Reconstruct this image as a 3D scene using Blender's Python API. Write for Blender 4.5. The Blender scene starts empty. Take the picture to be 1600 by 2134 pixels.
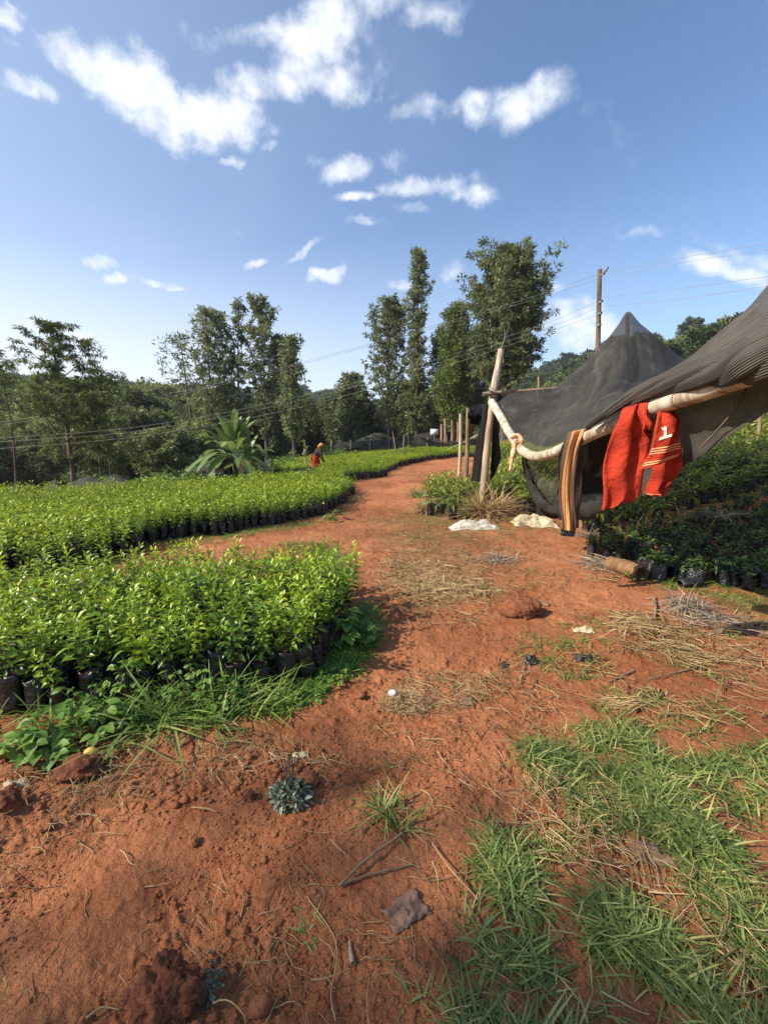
import bpy, math, random
import numpy as np
from mathutils import Vector, Matrix
R_ = math.radians
random.seed(7)
rng = np.random.default_rng(11)
scene = bpy.context.scene

# ------------------------------------------------------------------ camera
EYE, FPX, CX, CY, HOR = 1.6, 900.0, 800.0, 1067.0, 925.0
PITCH = math.atan((CY - HOR) / FPX)
cam_data = bpy.data.cameras.new("camera")
cam = bpy.data.objects.new("camera", cam_data)
scene.collection.objects.link(cam)
cam.location = (0, 0, EYE)
cam.rotation_euler = (R_(90) - PITCH, 0, 0)
cam_data.sensor_fit = 'VERTICAL'
cam_data.sensor_height = 24.0
cam_data.lens = FPX / 2134 * 24.0
cam_data.clip_start = 0.05
cam_data.clip_end = 3000
scene.camera = cam

# ------------------------------------------------------------------ sun and sky
SUN_AZ, SUN_EL = R_(-108), R_(38)
SUN_V = Vector((math.sin(SUN_AZ) * math.cos(SUN_EL), math.cos(SUN_AZ) * math.cos(SUN_EL), math.sin(SUN_EL)))
sd = bpy.data.lights.new("sun", 'SUN')
sd.energy = 5.0
sd.angle = R_(0.6)
sd.color = (1.0, 0.90, 0.76)
sun = bpy.data.objects.new("sun", sd)
scene.collection.objects.link(sun)
sun.rotation_euler = SUN_V.to_track_quat('Z', 'Y').to_euler()
scene.view_settings.view_transform = 'Standard'
scene.view_settings.look = 'None'
scene.view_settings.gamma = 1.0
scene.view_settings.exposure = 0.68
scene.cycles.max_bounces = 8
scene.cycles.transparent_max_bounces = 16
scene.cycles.use_denoising = True

class NT:
    """small helper for wiring shader nodes"""
    def __init__(s, tree): s.t = tree; tree.nodes.clear()
    def n(s, typ, **kw):
        nd = s.t.nodes.new(typ)
        for k, v in kw.items():
            if k[0] == 'i' and k[1:].isdigit(): nd.inputs[int(k[1:])].default_value = v
            elif k in nd.inputs: nd.inputs[k].default_value = v
            elif hasattr(nd, k): setattr(nd, k, v)
            else: nd.inputs[k.replace('_', ' ')].default_value = v
        return nd
    def l(s, a, b): s.t.links.new(a, b)
    def math(s, op, a, b=None, c=None, clamp=False):
        nd = s.t.nodes.new('ShaderNodeMath'); nd.operation = op; nd.use_clamp = clamp
        for i, v in enumerate((a, b, c)):
            if v is None: continue
            if hasattr(v, 'default_value') or hasattr(v, 'is_linked'): s.l(v, nd.inputs[i])
            else: nd.inputs[i].default_value = v
        return nd.outputs[0]
    def mix(s, f, a, b, typ='RGBA', blend='MIX'):
        nd = s.t.nodes.new('ShaderNodeMix'); nd.data_type = typ; nd.blend_type = blend
        ins = [nd.inputs[0]] + ([nd.inputs[6], nd.inputs[7]] if typ == 'RGBA' else [nd.inputs[2], nd.inputs[3]])
        for i, v in zip(ins, (f, a, b)):
            if hasattr(v, 'is_linked'): s.l(v, i)
            elif typ == 'RGBA' and i is not ins[0]: i.default_value = (*v, 1) if len(v) == 3 else v
            else: i.default_value = v
        return nd.outputs[2] if typ == 'RGBA' else nd.outputs[0]
    def rng(s, v, a, b, c=0.0, d=1.0, smooth=True):
        nd = s.t.nodes.new('ShaderNodeMapRange')
        if smooth: nd.interpolation_type = 'SMOOTHSTEP'
        s.l(v, nd.inputs[0])
        for i, q in enumerate((a, b, c, d)): nd.inputs[i + 1].default_value = q
        return nd.outputs[0]
    def noise(s, vec, scale, detail=6, rough=0.55, dist=0.0, dims='3D'):
        nd = s.t.nodes.new('ShaderNodeTexNoise'); nd.noise_dimensions = dims
        nd.inputs['Scale'].default_value = scale; nd.inputs['Detail'].default_value = detail
        nd.inputs['Roughness'].default_value = rough; nd.inputs['Distortion'].default_value = dist
        if vec is not None: s.l(vec, nd.inputs['Vector'])
        return nd

world = bpy.data.worlds.new("World"); scene.world = world; world.use_nodes = True
w = NT(world.node_tree)
wout = w.n('ShaderNodeOutputWorld'); bg = w.n('ShaderNodeBackground'); w.l(bg.outputs[0], wout.inputs[0])
bg.inputs[1].default_value = 0.12
sky = w.n('ShaderNodeTexSky'); sky.sky_type = 'NISHITA'; sky.sun_disc = False
sky.sun_elevation = SUN_EL; sky.sun_rotation = SUN_AZ; sky.altitude = 1600; sky.air_density = 1.0
sky.dust_density = 1.6; sky.ozone_density = 2.2
tc = w.n('ShaderNodeTexCoord'); sep = w.n('ShaderNodeSeparateXYZ'); w.l(tc.outputs['Generated'], sep.inputs[0])
az = w.math('ARCTAN2', sep.outputs[0], sep.outputs[1]); el = w.math('ARCSINE', sep.outputs[2])
cmb = w.n('ShaderNodeCombineXYZ'); den = w.math('MAXIMUM', w.math('ADD', sep.outputs[1], 1.0), 0.05)
w.l(w.math('DIVIDE', sep.outputs[0], den), cmb.inputs[0]); w.l(w.math('DIVIDE', sep.outputs[2], den), cmb.inputs[1])
warp = w.noise(cmb.outputs[0], 11.0, 6, 0.6)
vs = w.n('ShaderNodeVectorMath', operation='SUBTRACT'); w.l(warp.outputs['Color'], vs.inputs[0]); vs.inputs[1].default_value = (0.5, 0.5, 0.5)
vm = w.n('ShaderNodeVectorMath', operation='SCALE'); w.l(vs.outputs[0], vm.inputs[0]); vm.inputs['Scale'].default_value = 0.06
va = w.n('ShaderNodeVectorMath', operation='ADD'); w.l(cmb.outputs[0], va.inputs[0]); w.l(vm.outputs[0], va.inputs[1])

def ray_dir(px, py):
    x = (px - CX) / FPX; y = (CY - py) / FPX
    c, s = math.cos(PITCH), math.sin(PITCH)
    return np.array([x, c + y * s, -s + y * c])
# cloud banks: centre in the sky, half sizes, tilt, weight (turned into azimuth and elevation)
CLOUDS = [(170,130,110,55,-25,1.0),(290,185,170,75,-25,1.15),(440,230,150,60,-10,1.15),(390,270,120,40,-5,.95),(560,165,130,60,15,1.0),
 (690,70,170,80,20,1.1),(770,120,90,70,60,.85),(560,60,150,50,10,.65),(700,170,130,40,-15,.7),(880,50,120,40,20,.5),(430,60,90,40,10,.4),
 (1080,205,105,45,15,1.05),(900,235,90,28,5,.65),(1000,225,60,40,10,.8),
 (720,330,75,40,20,.95),(650,320,50,30,20,.5),(820,325,60,28,-20,.6),(880,380,110,30,5,1.0),(980,400,70,30,5,.95),(745,413,45,18,5,.75),(870,425,50,16,20,.6),
 (480,323,35,18,0,.7),(565,300,30,18,0,.6),(10,30,40,30,0,.8),(60,200,90,35,-15,.7),(20,90,30,20,0,.5),
 (680,573,45,17,3,1.0),(530,545,32,16,25,.8),(630,522,45,14,25,.62),(745,477,75,12,3,.45),(497,479,28,10,0,.55),
 (300,592,110,20,-5,.75),(240,545,120,30,-5,.6),(380,607,50,12,0,.6),(170,530,90,22,0,.45),
 (80,690,260,60,0,.86),(240,740,260,45,5,.85),(100,760,220,45,0,.9),(420,790,220,28,0,.6),(40,640,160,30,0,.6),
 (1520,570,120,30,-8,.8),(1580,545,70,22,-10,.75),(1350,500,70,14,-5,.5),(1500,520,100,16,-10,.4),(1200,690,150,55,-15,.8),(1180,640,110,30,0,.6),(1500,680,120,30,0,.45),
 (930,565,50,25,10,.55),(840,595,45,15,5,.6),(930,590,50,14,0,.4),(1150,585,80,20,0,.45)]
tot = None
for (px, py, rx, ry, rot, wt) in CLOUDS:
    wt = wt if wt > .8 else wt * 1.22 + .05
    def uv_(x, y):
        d = ray_dir(x, y); d = d / np.linalg.norm(d); return np.array([d[0], d[2]]) / (1 + d[1])
    a0, e0 = uv_(px, py); c_, s_ = math.cos(R_(rot)), math.sin(R_(rot))
    q1 = uv_(px + rx * c_, py - rx * s_) - (a0, e0); q2 = uv_(px + ry * s_, py + ry * c_) - (a0, e0); rot = math.degrees(math.atan2(q1[1], q1[0]))
    s1, s2 = float(np.hypot(*q1)), float(np.hypot(*q2))
    mp = w.n('ShaderNodeMapping', vector_type='TEXTURE')
    mp.inputs['Location'].default_value = (float(a0), float(e0), 0); mp.inputs['Rotation'].default_value = (0, 0, R_(rot))
    mp.inputs['Scale'].default_value = (s1 * 1.72, s2 * 1.72, 1)
    w.l(va.outputs[0], mp.inputs['Vector'])
    ln = w.n('ShaderNodeVectorMath', operation='LENGTH'); w.l(mp.outputs[0], ln.inputs[0])
    m = w.rng(ln.outputs['Value'], 1.05, 0.1, 0.0, wt)
    tot = m if tot is None else w.math('SMOOTH_MAX', tot, m, 0.12)
cn = w.noise(cmb.outputs[0], 16.0, 10, 0.60, 0.2)
cn3 = w.noise(cmb.outputs[0], 42.0, 8, 0.62, 0.3)
cn2 = w.noise(cmb.outputs[0], 4.6, 4, 0.5)
dens = w.math('ADD', w.math('MULTIPLY', tot, 0.98), w.math('MULTIPLY', w.math('ADD', w.math('SUBTRACT', cn.outputs['Fac'], 0.52), w.math('MULTIPLY', w.math('SUBTRACT', cn3.outputs['Fac'], 0.5), .45)), 1.9))
cov = w.rng(dens, 0.22, 1.25)
thin = w.math('MULTIPLY', w.rng(cn2.outputs['Fac'], 0.45, 0.75), w.rng(az, 0.9, -0.9, 0.02, 0.16))
lowhaze = w.math('MULTIPLY', w.rng(el, 0.52, 0.03), w.rng(az, 1.0, -0.8, 0.15, 0.9))
cov = w.math('MAXIMUM', w.math('MULTIPLY', cov, 0.93), w.math('MAXIMUM', w.math('ADD', thin, w.rng(az, .45, -1.1, 0, .30)), lowhaze))
hs = w.n('ShaderNodeHueSaturation'); hs.inputs['Hue'].default_value = 0.499; hs.inputs['Saturation'].default_value = 1.06; hs.inputs['Value'].default_value = 1.18
w.l(sky.outputs[0], hs.inputs['Color'])
shade = w.math('MAXIMUM', w.rng(dens, 0.3, 1.15, 0.0, 1.0), w.math('MULTIPLY', lowhaze, 1.1), clamp=True)
ccol = w.mix(shade, (4.1, 4.7, 5.7), (6.2, 6.35, 6.6))
w.l(w.mix(cov, hs.outputs[0], ccol), bg.inputs[0])

# ------------------------------------------------------------------ noise and terrain
def _h(ix, iy, seed):
    n = (ix.astype(np.int64) * 374761393 + iy.astype(np.int64) * 668265263 + seed * 1274126177) & 0x7fffffff
    n = ((n ^ (n >> 13)) * 1103515245 + 12345) & 0x7fffffff
    n = (n ^ (n >> 16)) * 69069 & 0x7fffffff
    return (n & 0xffff) / 65535.0
def vnoise(x, y, seed=0):
    x = np.asarray(x, float); y = np.asarray(y, float)
    ix = np.floor(x); iy = np.floor(y); fx = x - ix; fy = y - iy
    fx = fx * fx * (3 - 2 * fx); fy = fy * fy * (3 - 2 * fy)
    a = _h(ix, iy, seed); b = _h(ix + 1, iy, seed); c = _h(ix, iy + 1, seed); d = _h(ix + 1, iy + 1, seed)
    return (a * (1 - fx) + b * fx) * (1 - fy) + (c * (1 - fx) + d * fx) * fy
def fbm(x, y, o=4, seed=0):
    s = 0; a = .5; t = 0
    for i in range(o):
        s = s + a * vnoise(x * 2 ** i + 17.3 * i, y * 2 ** i + 5.1 * i, seed + i); t += a; a *= .5
    return s / t
def sst(a, b, v):
    t = np.clip((v - a) / (b - a), 0, 1); return t * t * (3 - 2 * t)
def hbase(x, y):
    x = np.asarray(x, float); y = np.asarray(y, float)
    h = sst(8, 34, y) * (0.75 + 0.08 * np.clip(x, -8, 6))
    h = h - 1.6 * sst(12, 26, y) * sst(5, 14, -x)
    h = h + 0.29 * np.clip(x - 3 - .1 * np.abs(y), 0, 130) * sst(3.5, 9, y) * (0.75 + .5 * fbm(x * .05, y * .05, 2, 5))
    far = sst(120, 360, np.hypot(x, y))
    h = h + far * (14 + 16 * fbm(x * .008, y * .008, 3, 9))
    h = h + 6.5 * sst(34, 90, y) * sst(8, 50, -x)
    return h
def hg(x, y):
    x = np.asarray(x, float); y = np.asarray(y, float)
    r = np.hypot(x, y)
    near = 1 - sst(14, 40, r)
    h = hbase(x, y) + (fbm(x * .7, y * .7, 3, 21) - .5) * .13 + (fbm(x * 3.1, y * 3.1, 3, 31) - .5) * .055 * near
    return h
def hfine(x, y):
    near = 1 - sst(6, 22, np.hypot(x, y))
    n = fbm(x * 11, y * 11, 3, 41)
    return near * ((n - .5) * .024 + (fbm(x * 60, y * 60, 2, 45) - .5) * .007 + np.clip(fbm(x * 24, y * 24, 3, 51) - .56, 0, 1) * .06 * (0.35 + sst(.4, .7, vnoise(x * 1.7, y * 1.7, 77))))
def hz(x, y): return float(hg(x, y) + hfine(np.asarray(float(x)), np.asarray(float(y))))
def G(px, py, zoff=0.0):
    """point on the ground seen at this spot of the photograph"""
    d = ray_dir(px, py)
    ts = np.concatenate([np.arange(.4, 30, .02), np.arange(30, 400, .25)])
    t = ts / np.linalg.norm(d)
    below = EYE + d[2] * t - (hg(d[0] * t, d[1] * t) + zoff) < 0
    i = int(np.argmax(below)) if below.any() else len(t) - 1
    return np.array([d[0] * t[i], d[1] * t[i], float(hg(d[0] * t[i], d[1] * t[i]))])
def P(px, py, dep):
    d = ray_dir(px, py); return d * (dep / d[1]) + np.array([0, 0, EYE])

# ------------------------------------------------------------------ mesh tools
class Geo:
    def __init__(s): s.V = []; s.L = []; s.S = []; s.C = []; s.M = []; s.n = 0
    def add(s, V, F, col=0.5, mat=0):
        V = np.asarray(V, float).reshape(-1, 3); F = np.asarray(F, dtype=np.int64)
        s.V.append(V); s.L.append((F + s.n).ravel()); s.S.append(np.full(len(F), F.shape[1]))
        s.C.append(np.broadcast_to(np.asarray(col, float), (len(V),)).copy()); s.M.append(np.full(len(F), mat)); s.n += len(V)
        return s
    def extend(s, g, Rm=None, off=None, sc=None, colvar=None):
        """copies of geometry g: rotation matrices (k,3,3), offsets (k,3), scales (k)"""
        V, L, S, C, M = g.arr(); k = len(off)
        W = np.einsum('kij,nj->kni', Rm, V) if Rm is not None else np.repeat(V[None], k, 0)
        if sc is not None: W = W * np.asarray(sc).reshape(k, 1, -1)
        W = W + np.asarray(off)[:, None, :]
        n = len(V)
        s.V.append(W.reshape(-1, 3)); s.L.append((L[None] + (np.arange(k) * n)[:, None] + s.n).ravel())
        s.S.append(np.tile(S, k)); s.M.append(np.tile(M, k))
        Cc = np.tile(C, (k, 1)) + (0 if colvar is None else np.asarray(colvar)[:, None])
        s.C.append(np.clip(Cc, 0, 1).ravel()); s.n += n * k
        return s
    def arr(s):
        if len(s.V) > 1:
            s.V = [np.concatenate(s.V)]; s.L = [np.concatenate(s.L)]; s.S = [np.concatenate(s.S)]; s.C = [np.concatenate(s.C)]; s.M = [np.concatenate(s.M)]
        return s.V[0], s.L[0], s.S[0], s.C[0], s.M[0]
    def mesh(s, name, mats, smooth=False):
        V, L, S, C, M = s.arr(); me = bpy.data.meshes.new(name)
        me.vertices.add(len(V)); me.vertices.foreach_set('co', V.astype(np.float32).ravel())
        me.loops.add(len(L)); me.loops.foreach_set('vertex_index', L.astype(np.int32))
        me.polygons.add(len(S)); me.polygons.foreach_set('loop_start', np.concatenate([[0], np.cumsum(S)[:-1]]).astype(np.int32))
        me.polygons.foreach_set('loop_total', S.astype(np.int32))
        me.polygons.foreach_set('material_index', M.astype(np.int32))
        if smooth: me.polygons.foreach_set('use_smooth', np.ones(len(S), bool))
        a = me.attributes.new('tint', 'FLOAT', 'POINT'); a.data.foreach_set('value', C.astype(np.float32))
        me.update(calc_edges=True); me.validate()
        for m in (mats if isinstance(mats, (list, tuple)) else [mats]): me.materials.append(m)
        return me
def obj(name, geo, mats, parent=None, smooth=False, loc=None):
    me = geo.mesh(name, mats, smooth) if isinstance(geo, Geo) else geo
    o = bpy.data.objects.new(name, me); scene.collection.objects.link(o)
    if parent: o.parent = parent
    if loc is not None: o.location = loc
    return o
def tag(o, label=None, cat=None, group=None, kind=None):
    if label: o['label'] = label
    if cat: o['category'] = cat
    if group: o['group'] = group
    if kind: o['kind'] = kind
    return o
def empty(name, loc, label, cat, group=None, rz=0):
    o = bpy.data.objects.new(name, None); scene.collection.objects.link(o)
    o.location = tuple(float(v) for v in loc); o.rotation_euler = (0, 0, rz); o.empty_display_size = .1
    return tag(o, label, cat, group)
def copy_tree(o, parent=None):
    c = o.copy(); scene.collection.objects.link(c)
    if parent: c.parent = parent
    for ch in list(o.children): copy_tree(ch, c)
    return c
def cat_mull(pts, n, closed=False):
    pts = np.asarray(pts, float); k = len(pts)
    if k == 2:
        t = np.linspace(0, 1, n)[:, None]; return pts[0] * (1 - t) + pts[1] * t
    P_ = np.vstack([2 * pts[0] - pts[1], pts, 2 * pts[-1] - pts[-2]])
    t = np.linspace(0, k - 1 - 1e-9, n); i = t.astype(int); f = (t - i)[:, None]
    a, b, c, d = P_[i], P_[i + 1], P_[i + 2], P_[i + 3]
    return .5 * ((2 * b) + (-a + c) * f + (2 * a - 5 * b + 4 * c - d) * f ** 2 + (-a + 3 * b - 3 * c + d) * f ** 3)
def norm(v): return v / np.maximum(np.linalg.norm(v, axis=-1, keepdims=True), 1e-9)
def tube(g, pts, rad, k=6, n=None, col=.5, mat=0, wob=0.0, cap=True, ell=1.0, seed=0):
    pts = np.asarray(pts, float)
    rad = np.broadcast_to(np.asarray(rad, float), (len(pts),))
    if n:
        rad = np.interp(np.linspace(0, len(pts) - 1, n), np.arange(len(pts)), rad); pts = cat_mull(pts, n)
    m = len(pts); T = norm(np.gradient(pts, axis=0))
    ref = np.array([0, 0, 1.0]) if abs(T[0][2]) < .9 else np.array([1.0, 0, 0])
    U = []; u = norm(np.cross(T[0], ref))
    for i in range(m):
        u = norm(u - T[i] * np.dot(u, T[i])); U.append(u)
    U = np.array(U); W = np.cross(T, U)
    a = np.arange(k) * 2 * math.pi / k
    rr = rad[:, None] * np.ones((1, k))
    if wob: rr = rr * (1 + wob * (vnoise(np.arange(k)[None] * 1.3 + seed * 7.7, np.arange(m)[:, None] * .7 + seed, 3 + seed) * 2 - 1))
    V = pts[:, None] + rr[..., None] * (np.cos(a)[None, :, None] * U[:, None] + ell * np.sin(a)[None, :, None] * W[:, None])
    i = np.arange(m - 1)[:, None] * k; j = np.arange(k)[None]; j2 = (j + 1) % k
    F = np.stack([i + j, i + j2, i + k + j2, i + k + j], -1).reshape(-1, 4)
    V = V.reshape(-1, 3)
    if cap:
        V = np.vstack([V, pts[0], pts[-1]]); b = m * k
        g.add(V, F, col, mat)
        Tt = np.vstack([np.stack([np.full(k, b), (np.arange(k) + 1) % k, np.arange(k)], 1),
                        np.stack([np.full(k, b + 1), (m - 1) * k + np.arange(k), (m - 1) * k + (np.arange(k) + 1) % k], 1)])
        g.L.append((Tt + g.n - len(V)).ravel()); g.S.append(np.full(len(Tt), 3)); g.M.append(np.full(len(Tt), mat))
    else: g.add(V, F, col, mat)
    return g
def frames(D, N):
    """rotation matrices whose local y runs along D and z close to N"""
    D = norm(D); N = norm(N - D * np.sum(N * D, -1, keepdims=True)); X = np.cross(D, N)
    return np.stack([X, D, N], -1)
def leaf(L=1., W=.3, seg=4, droop=.25, fold=.15, tipw=.9, col0=.5, col1=.5, wave=0.0):
    if seg == 1:
        return Geo().add([[0, 0, 0], [W * .5, L * .45, fold * W - droop * .2 * L], [0, L * .97, -droop * L], [-W * .5, L * .45, fold * W - droop * .2 * L]], [[0, 1, 2, 3]], [col0, (col0 + col1) / 2, col1, (col0 + col1) / 2])
    t = np.linspace(0, 1, seg + 1); wd = W * .5 * np.sin(np.pi * np.clip(t, 0, 1) ** tipw) ** .8 + .004 * L
    wd[-1] = .002 * L
    z = -droop * t ** 2 * L; y = t * L * (1 - .25 * droop)
    z = z + wave * L * np.sin(t * 9)
    V = np.stack([np.stack([-wd, y, z + fold * wd * 2], 1), np.stack([0 * t, y, z], 1), np.stack([wd, y, z + fold * wd * 2], 1)], 1).reshape(-1, 3)
    F = []
    for i in range(seg):
        for j in range(2): a = i * 3 + j; F.append([a, a + 1, a + 4, a + 3])
    return Geo().add(V, F, np.repeat(col0 + (col1 - col0) * t, 3))
def rdirs(n, zlo=-1, zhi=1, r=None):
    r = r or rng; z = r.uniform(zlo, zhi, n); a = r.uniform(0, 2 * math.pi, n); s = np.sqrt(1 - z * z)
    return np.stack([s * np.cos(a), s * np.sin(a), z], 1)
def rotz(a):
    a = np.asarray(a); c, s, o, e = np.cos(a), np.sin(a), np.zeros_like(a), np.ones_like(a)
    return np.stack([np.stack([c, -s, o], -1), np.stack([s, c, o], -1), np.stack([o, o, e], -1)], -2)
def in_poly(x, y, poly):
    poly = np.asarray(poly); c = np.zeros(np.shape(x), bool); j = len(poly) - 1
    for i in range(len(poly)):
        xi, yi = poly[i][:2]; xj, yj = poly[j][:2]
        if yi != yj: c ^= ((yi > y) != (yj > y)) & (x < (xj - xi) * (y - yi) / (yj - yi) + xi)
        j = i
    return c

# ------------------------------------------------------------------ materials
def mat_base(name):
    m = bpy.data.materials.new(name); m.use_nodes = True; q = NT(m.node_tree)
    out = q.n('ShaderNodeOutputMaterial'); b = q.n('ShaderNodeBsdfPrincipled'); q.l(b.outputs[0], out.inputs[0])
    b.inputs['Roughness'].default_value = .8
    return m, q, b, out
def attr(q, name='tint'): a = q.n('ShaderNodeAttribute'); a.attribute_name = name; return a.outputs['Fac']
def mat_leaf(name, dark, mid, light, trans=.35, rough=.5, spec=.4, objvar=.0, nscale=3.0):
    m, q, b, out = mat_base(name)
    t = attr(q); tc = q.n('ShaderNodeTexCoord')
    nz = q.noise(tc.outputs['Object'], nscale, 3)
    v = q.math('ADD', t, q.math('MULTIPLY', q.math('SUBTRACT', nz.outputs['Fac'], .5), .7))
    if objvar:
        oi = q.n('ShaderNodeObjectInfo'); v = q.math('ADD', v, q.math('MULTIPLY', q.math('SUBTRACT', oi.outputs['Random'], .5), objvar))
    c1 = q.mix(q.rng(v, 0, .5), dark, mid); c2 = q.mix(q.rng(v, .5, 1), c1, light)
    q.l(c2, b.inputs['Base Color']); b.inputs['Roughness'].default_value = rough; b.inputs['Specular IOR Level'].default_value = spec
    tr = q.n('ShaderNodeBsdfTranslucent'); q.l(q.mix(.5, c2, light), tr.inputs[0])
    mx = q.n('ShaderNodeMixShader'); mx.inputs[0].default_value = trans
    q.l(b.outputs[0], mx.inputs[1]); q.l(tr.outputs[0], mx.inputs[2]); q.l(mx.outputs[0], out.inputs[0])
    return m
def mat_simple(name, c1, c2, scale=8, rough=.85, bump=.3, bscale=30, stretch=None, dist=.01, spec=.3):
    m, q, b, out = mat_base(name)
    tc = q.n('ShaderNodeTexCoord'); vec = tc.outputs['Object']
    if stretch:
        mp = q.n('ShaderNodeMapping'); mp.inputs['Scale'].default_value = stretch; q.l(vec, mp.inputs[0]); vec = mp.outputs[0]
    nz = q.noise(vec, scale, 6, .6)
    f = q.math('ADD', q.rng(nz.outputs['Fac'], .3, .7), q.math('SUBTRACT', attr(q), .5), clamp=True)
    q.l(q.mix(f, c1, c2), b.inputs['Base Color'])
    b.inputs['Roughness'].default_value = rough; b.inputs['Specular IOR Level'].default_value = spec
    n2 = q.noise(vec, bscale, 5, .6); bp = q.n('ShaderNodeBump'); bp.inputs['Strength'].default_value = bump; bp.inputs['Distance'].default_value = dist
    q.l(n2.outputs['Fac'], bp.inputs['Height']); q.l(bp.outputs[0], b.inputs['Normal'])
    return m
def mat_net(name, col, opac, rib=220.0, ribamt=.25, trans=.25, bd='X'):
    m, q, b, out = mat_base(name)
    uv = q.n('ShaderNodeUVMap'); uv.uv_map = 'UVMap'
    nz = q.noise(uv.outputs[0], 5, 5, .6)
    tcn = q.n('ShaderNodeTexCoord'); dn = q.noise(tcn.outputs['Object'], 2.4, 5, .65)
    wv = q.n('ShaderNodeTexWave'); wv.wave_type = 'BANDS'; wv.bands_direction = bd; wv.inputs['Scale'].default_value = rib; wv.inputs['Distortion'].default_value = 1.5
    wv.inputs['Detail'].default_value = 2
    q.l(uv.outputs[0], wv.inputs[0])
    sm = q.n('ShaderNodeMapping'); sm.inputs['Scale'].default_value = (13, 1.2, 1) if bd == 'X' else (3, 22, 1); q.l(uv.outputs[0], sm.inputs[0]); sn = q.noise(sm.outputs[0], 1.0, 4, .65)
    dark = tuple(c * .5 for c in col); dust = (col[0] * 2.2, col[1] * 2.12, col[2] * 2.0)
    c = q.mix(q.rng(nz.outputs['Fac'], .35, .7), dark, col); c = q.mix(q.rng(dn.outputs['Fac'], .5, .75, 0, .7), c, dust)
    c = q.mix(q.math('MULTIPLY', wv.outputs['Fac'], ribamt), c, dust); c = q.mix(q.rng(sn.outputs['Fac'], .45, .8, 0, .5), c, tuple(min(1, v * 1.3) for v in dust))
    q.l(c, b.inputs['Base Color']); b.inputs['Roughness'].default_value = .75; b.inputs['Specular IOR Level'].default_value = .25
    bp = q.n('ShaderNodeBump'); bp.inputs['Strength'].default_value = .5; bp.inputs['Distance'].default_value = .01
    q.l(wv.outputs['Fac'], bp.inputs['Height']); q.l(bp.outputs[0], b.inputs['Normal'])
    tl = q.n('ShaderNodeBsdfTranslucent'); q.l(c, tl.inputs[0])
    m1 = q.n('ShaderNodeMixShader'); m1.inputs[0].default_value = trans; q.l(b.outputs[0], m1.inputs[1]); q.l(tl.outputs[0], m1.inputs[2])
    tp = q.n('ShaderNodeBsdfTransparent'); m2 = q.n('ShaderNodeMixShader')
    op = q.math('ADD', opac - .06, q.math('MULTIPLY', wv.outputs['Fac'], .12), clamp=True)
    q.l(op, m2.inputs[0]); q.l(tp.outputs[0], m2.inputs[1]); q.l(m1.outputs[0], m2.inputs[2]); q.l(m2.outputs[0], out.inputs[0])
    return m

SOIL = (.40, .125, .042)
def soil_colors(q, vec):
    n1 = q.noise(vec, .55, 4, .6); n2 = q.noise(vec, 5, 6, .65); n3 = q.noise(vec, 60, 4, .7); n4 = q.noise(vec, 16, 5, .7)
    c = q.mix(q.rng(n1.outputs['Fac'], .3, .7), (.262, .094, .039), (.455, .186, .084))
    c = q.mix(q.math('MULTIPLY', q.rng(n2.outputs['Fac'], .48, .72), .75), c, (.23, .066, .026))
    c = q.mix(q.math('MULTIPLY', q.rng(n4.outputs['Fac'], .55, .72), .55), c, (.46, .19, .082))
    c = q.mix(q.math('MULTIPLY', q.rng(n3.outputs['Fac'], .50, .75), .5), c, (.19, .058, .024))
    return c, n2, n3, n4
def mat_soil(name, ground=False):
    m, q, b, out = mat_base(name); tc = q.n('ShaderNodeTexCoord'); vec = tc.outputs['Object']
    c, n2, n3, n4 = soil_colors(q, vec)
    n5 = q.noise(vec, 190, 3, .7)
    c = q.mix(q.math('MULTIPLY', q.rng(n5.outputs['Fac'], .64, .72), .55), c, (.58, .34, .19))
    if ground:
        g = attr(q); gn = q.noise(vec, 1.3, 6, .7)
        gc = q.mix(q.rng(gn.outputs['Fac'], .35, .65), (.045, .06, .016), (.13, .13, .05))
        f = q.math('MULTIPLY', g, q.rng(q.math('ADD', q.math('MULTIPLY', g, .5), n2.outputs['Fac']), .45, .75))
        c = q.mix(f, c, gc)
    q.l(c, b.inputs['Base Color']); b.inputs['Roughness'].default_value = .95; b.inputs['Specular IOR Level'].default_value = .15
    b1 = q.n('ShaderNodeBump'); b1.inputs['Strength'].default_value = .8; b1.inputs['Distance'].default_value = .022; q.l(n3.outputs['Fac'], b1.inputs['Height'])
    b2 = q.n('ShaderNodeBump'); b2.inputs['Strength'].default_value = .75; b2.inputs['Distance'].default_value = .006; q.l(n5.outputs['Fac'], b2.inputs['Height']); q.l(b1.outputs[0], b2.inputs['Normal'])
    b3 = q.n('ShaderNodeBump'); b3.inputs['Strength'].default_value = .7; b3.inputs['Distance'].default_value = .03; q.l(n4.outputs['Fac'], b3.inputs['Height']); q.l(b2.outputs[0], b3.inputs['Normal'])
    q.l(b3.outputs[0], b.inputs['Normal'])
    return m
M = {}
M['ground'] = mat_soil('red_soil_ground', True)
M['soil'] = mat_soil('red_soil_clod')
M['mound'] = mat_simple('mound_earth', (.15, .052, .024), (.34, .125, .055), 14, .95, 1.0, 60, dist=.03)
M['soildark'] = mat_simple('dark_lump_earth', (.10, .034, .018), (.27, .088, .038), 22, .95, 1.0, 45, dist=.02)
M['potsoil'] = mat_simple('potting_soil', (.035, .02, .012), (.10, .05, .025), 20, .95, .6, 60)
M['bag'] = mat_simple('black_polythene', (.003, .0035, .0045), (.011, .012, .013), 6, .27, 1.0, 14, dist=.035, spec=.75)
M['bagdust'] = mat_simple('dusty_black_polythene', (.010, .010, .0105), (.036, .031, .028), 5, .42, .7, 22, dist=.02, spec=.4)
M['citrus'] = mat_leaf('seedling_leaf', (.045, .11, .01), (.18, .31, .018), (.46, .55, .04), .30, .36, .5, .6)
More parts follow.
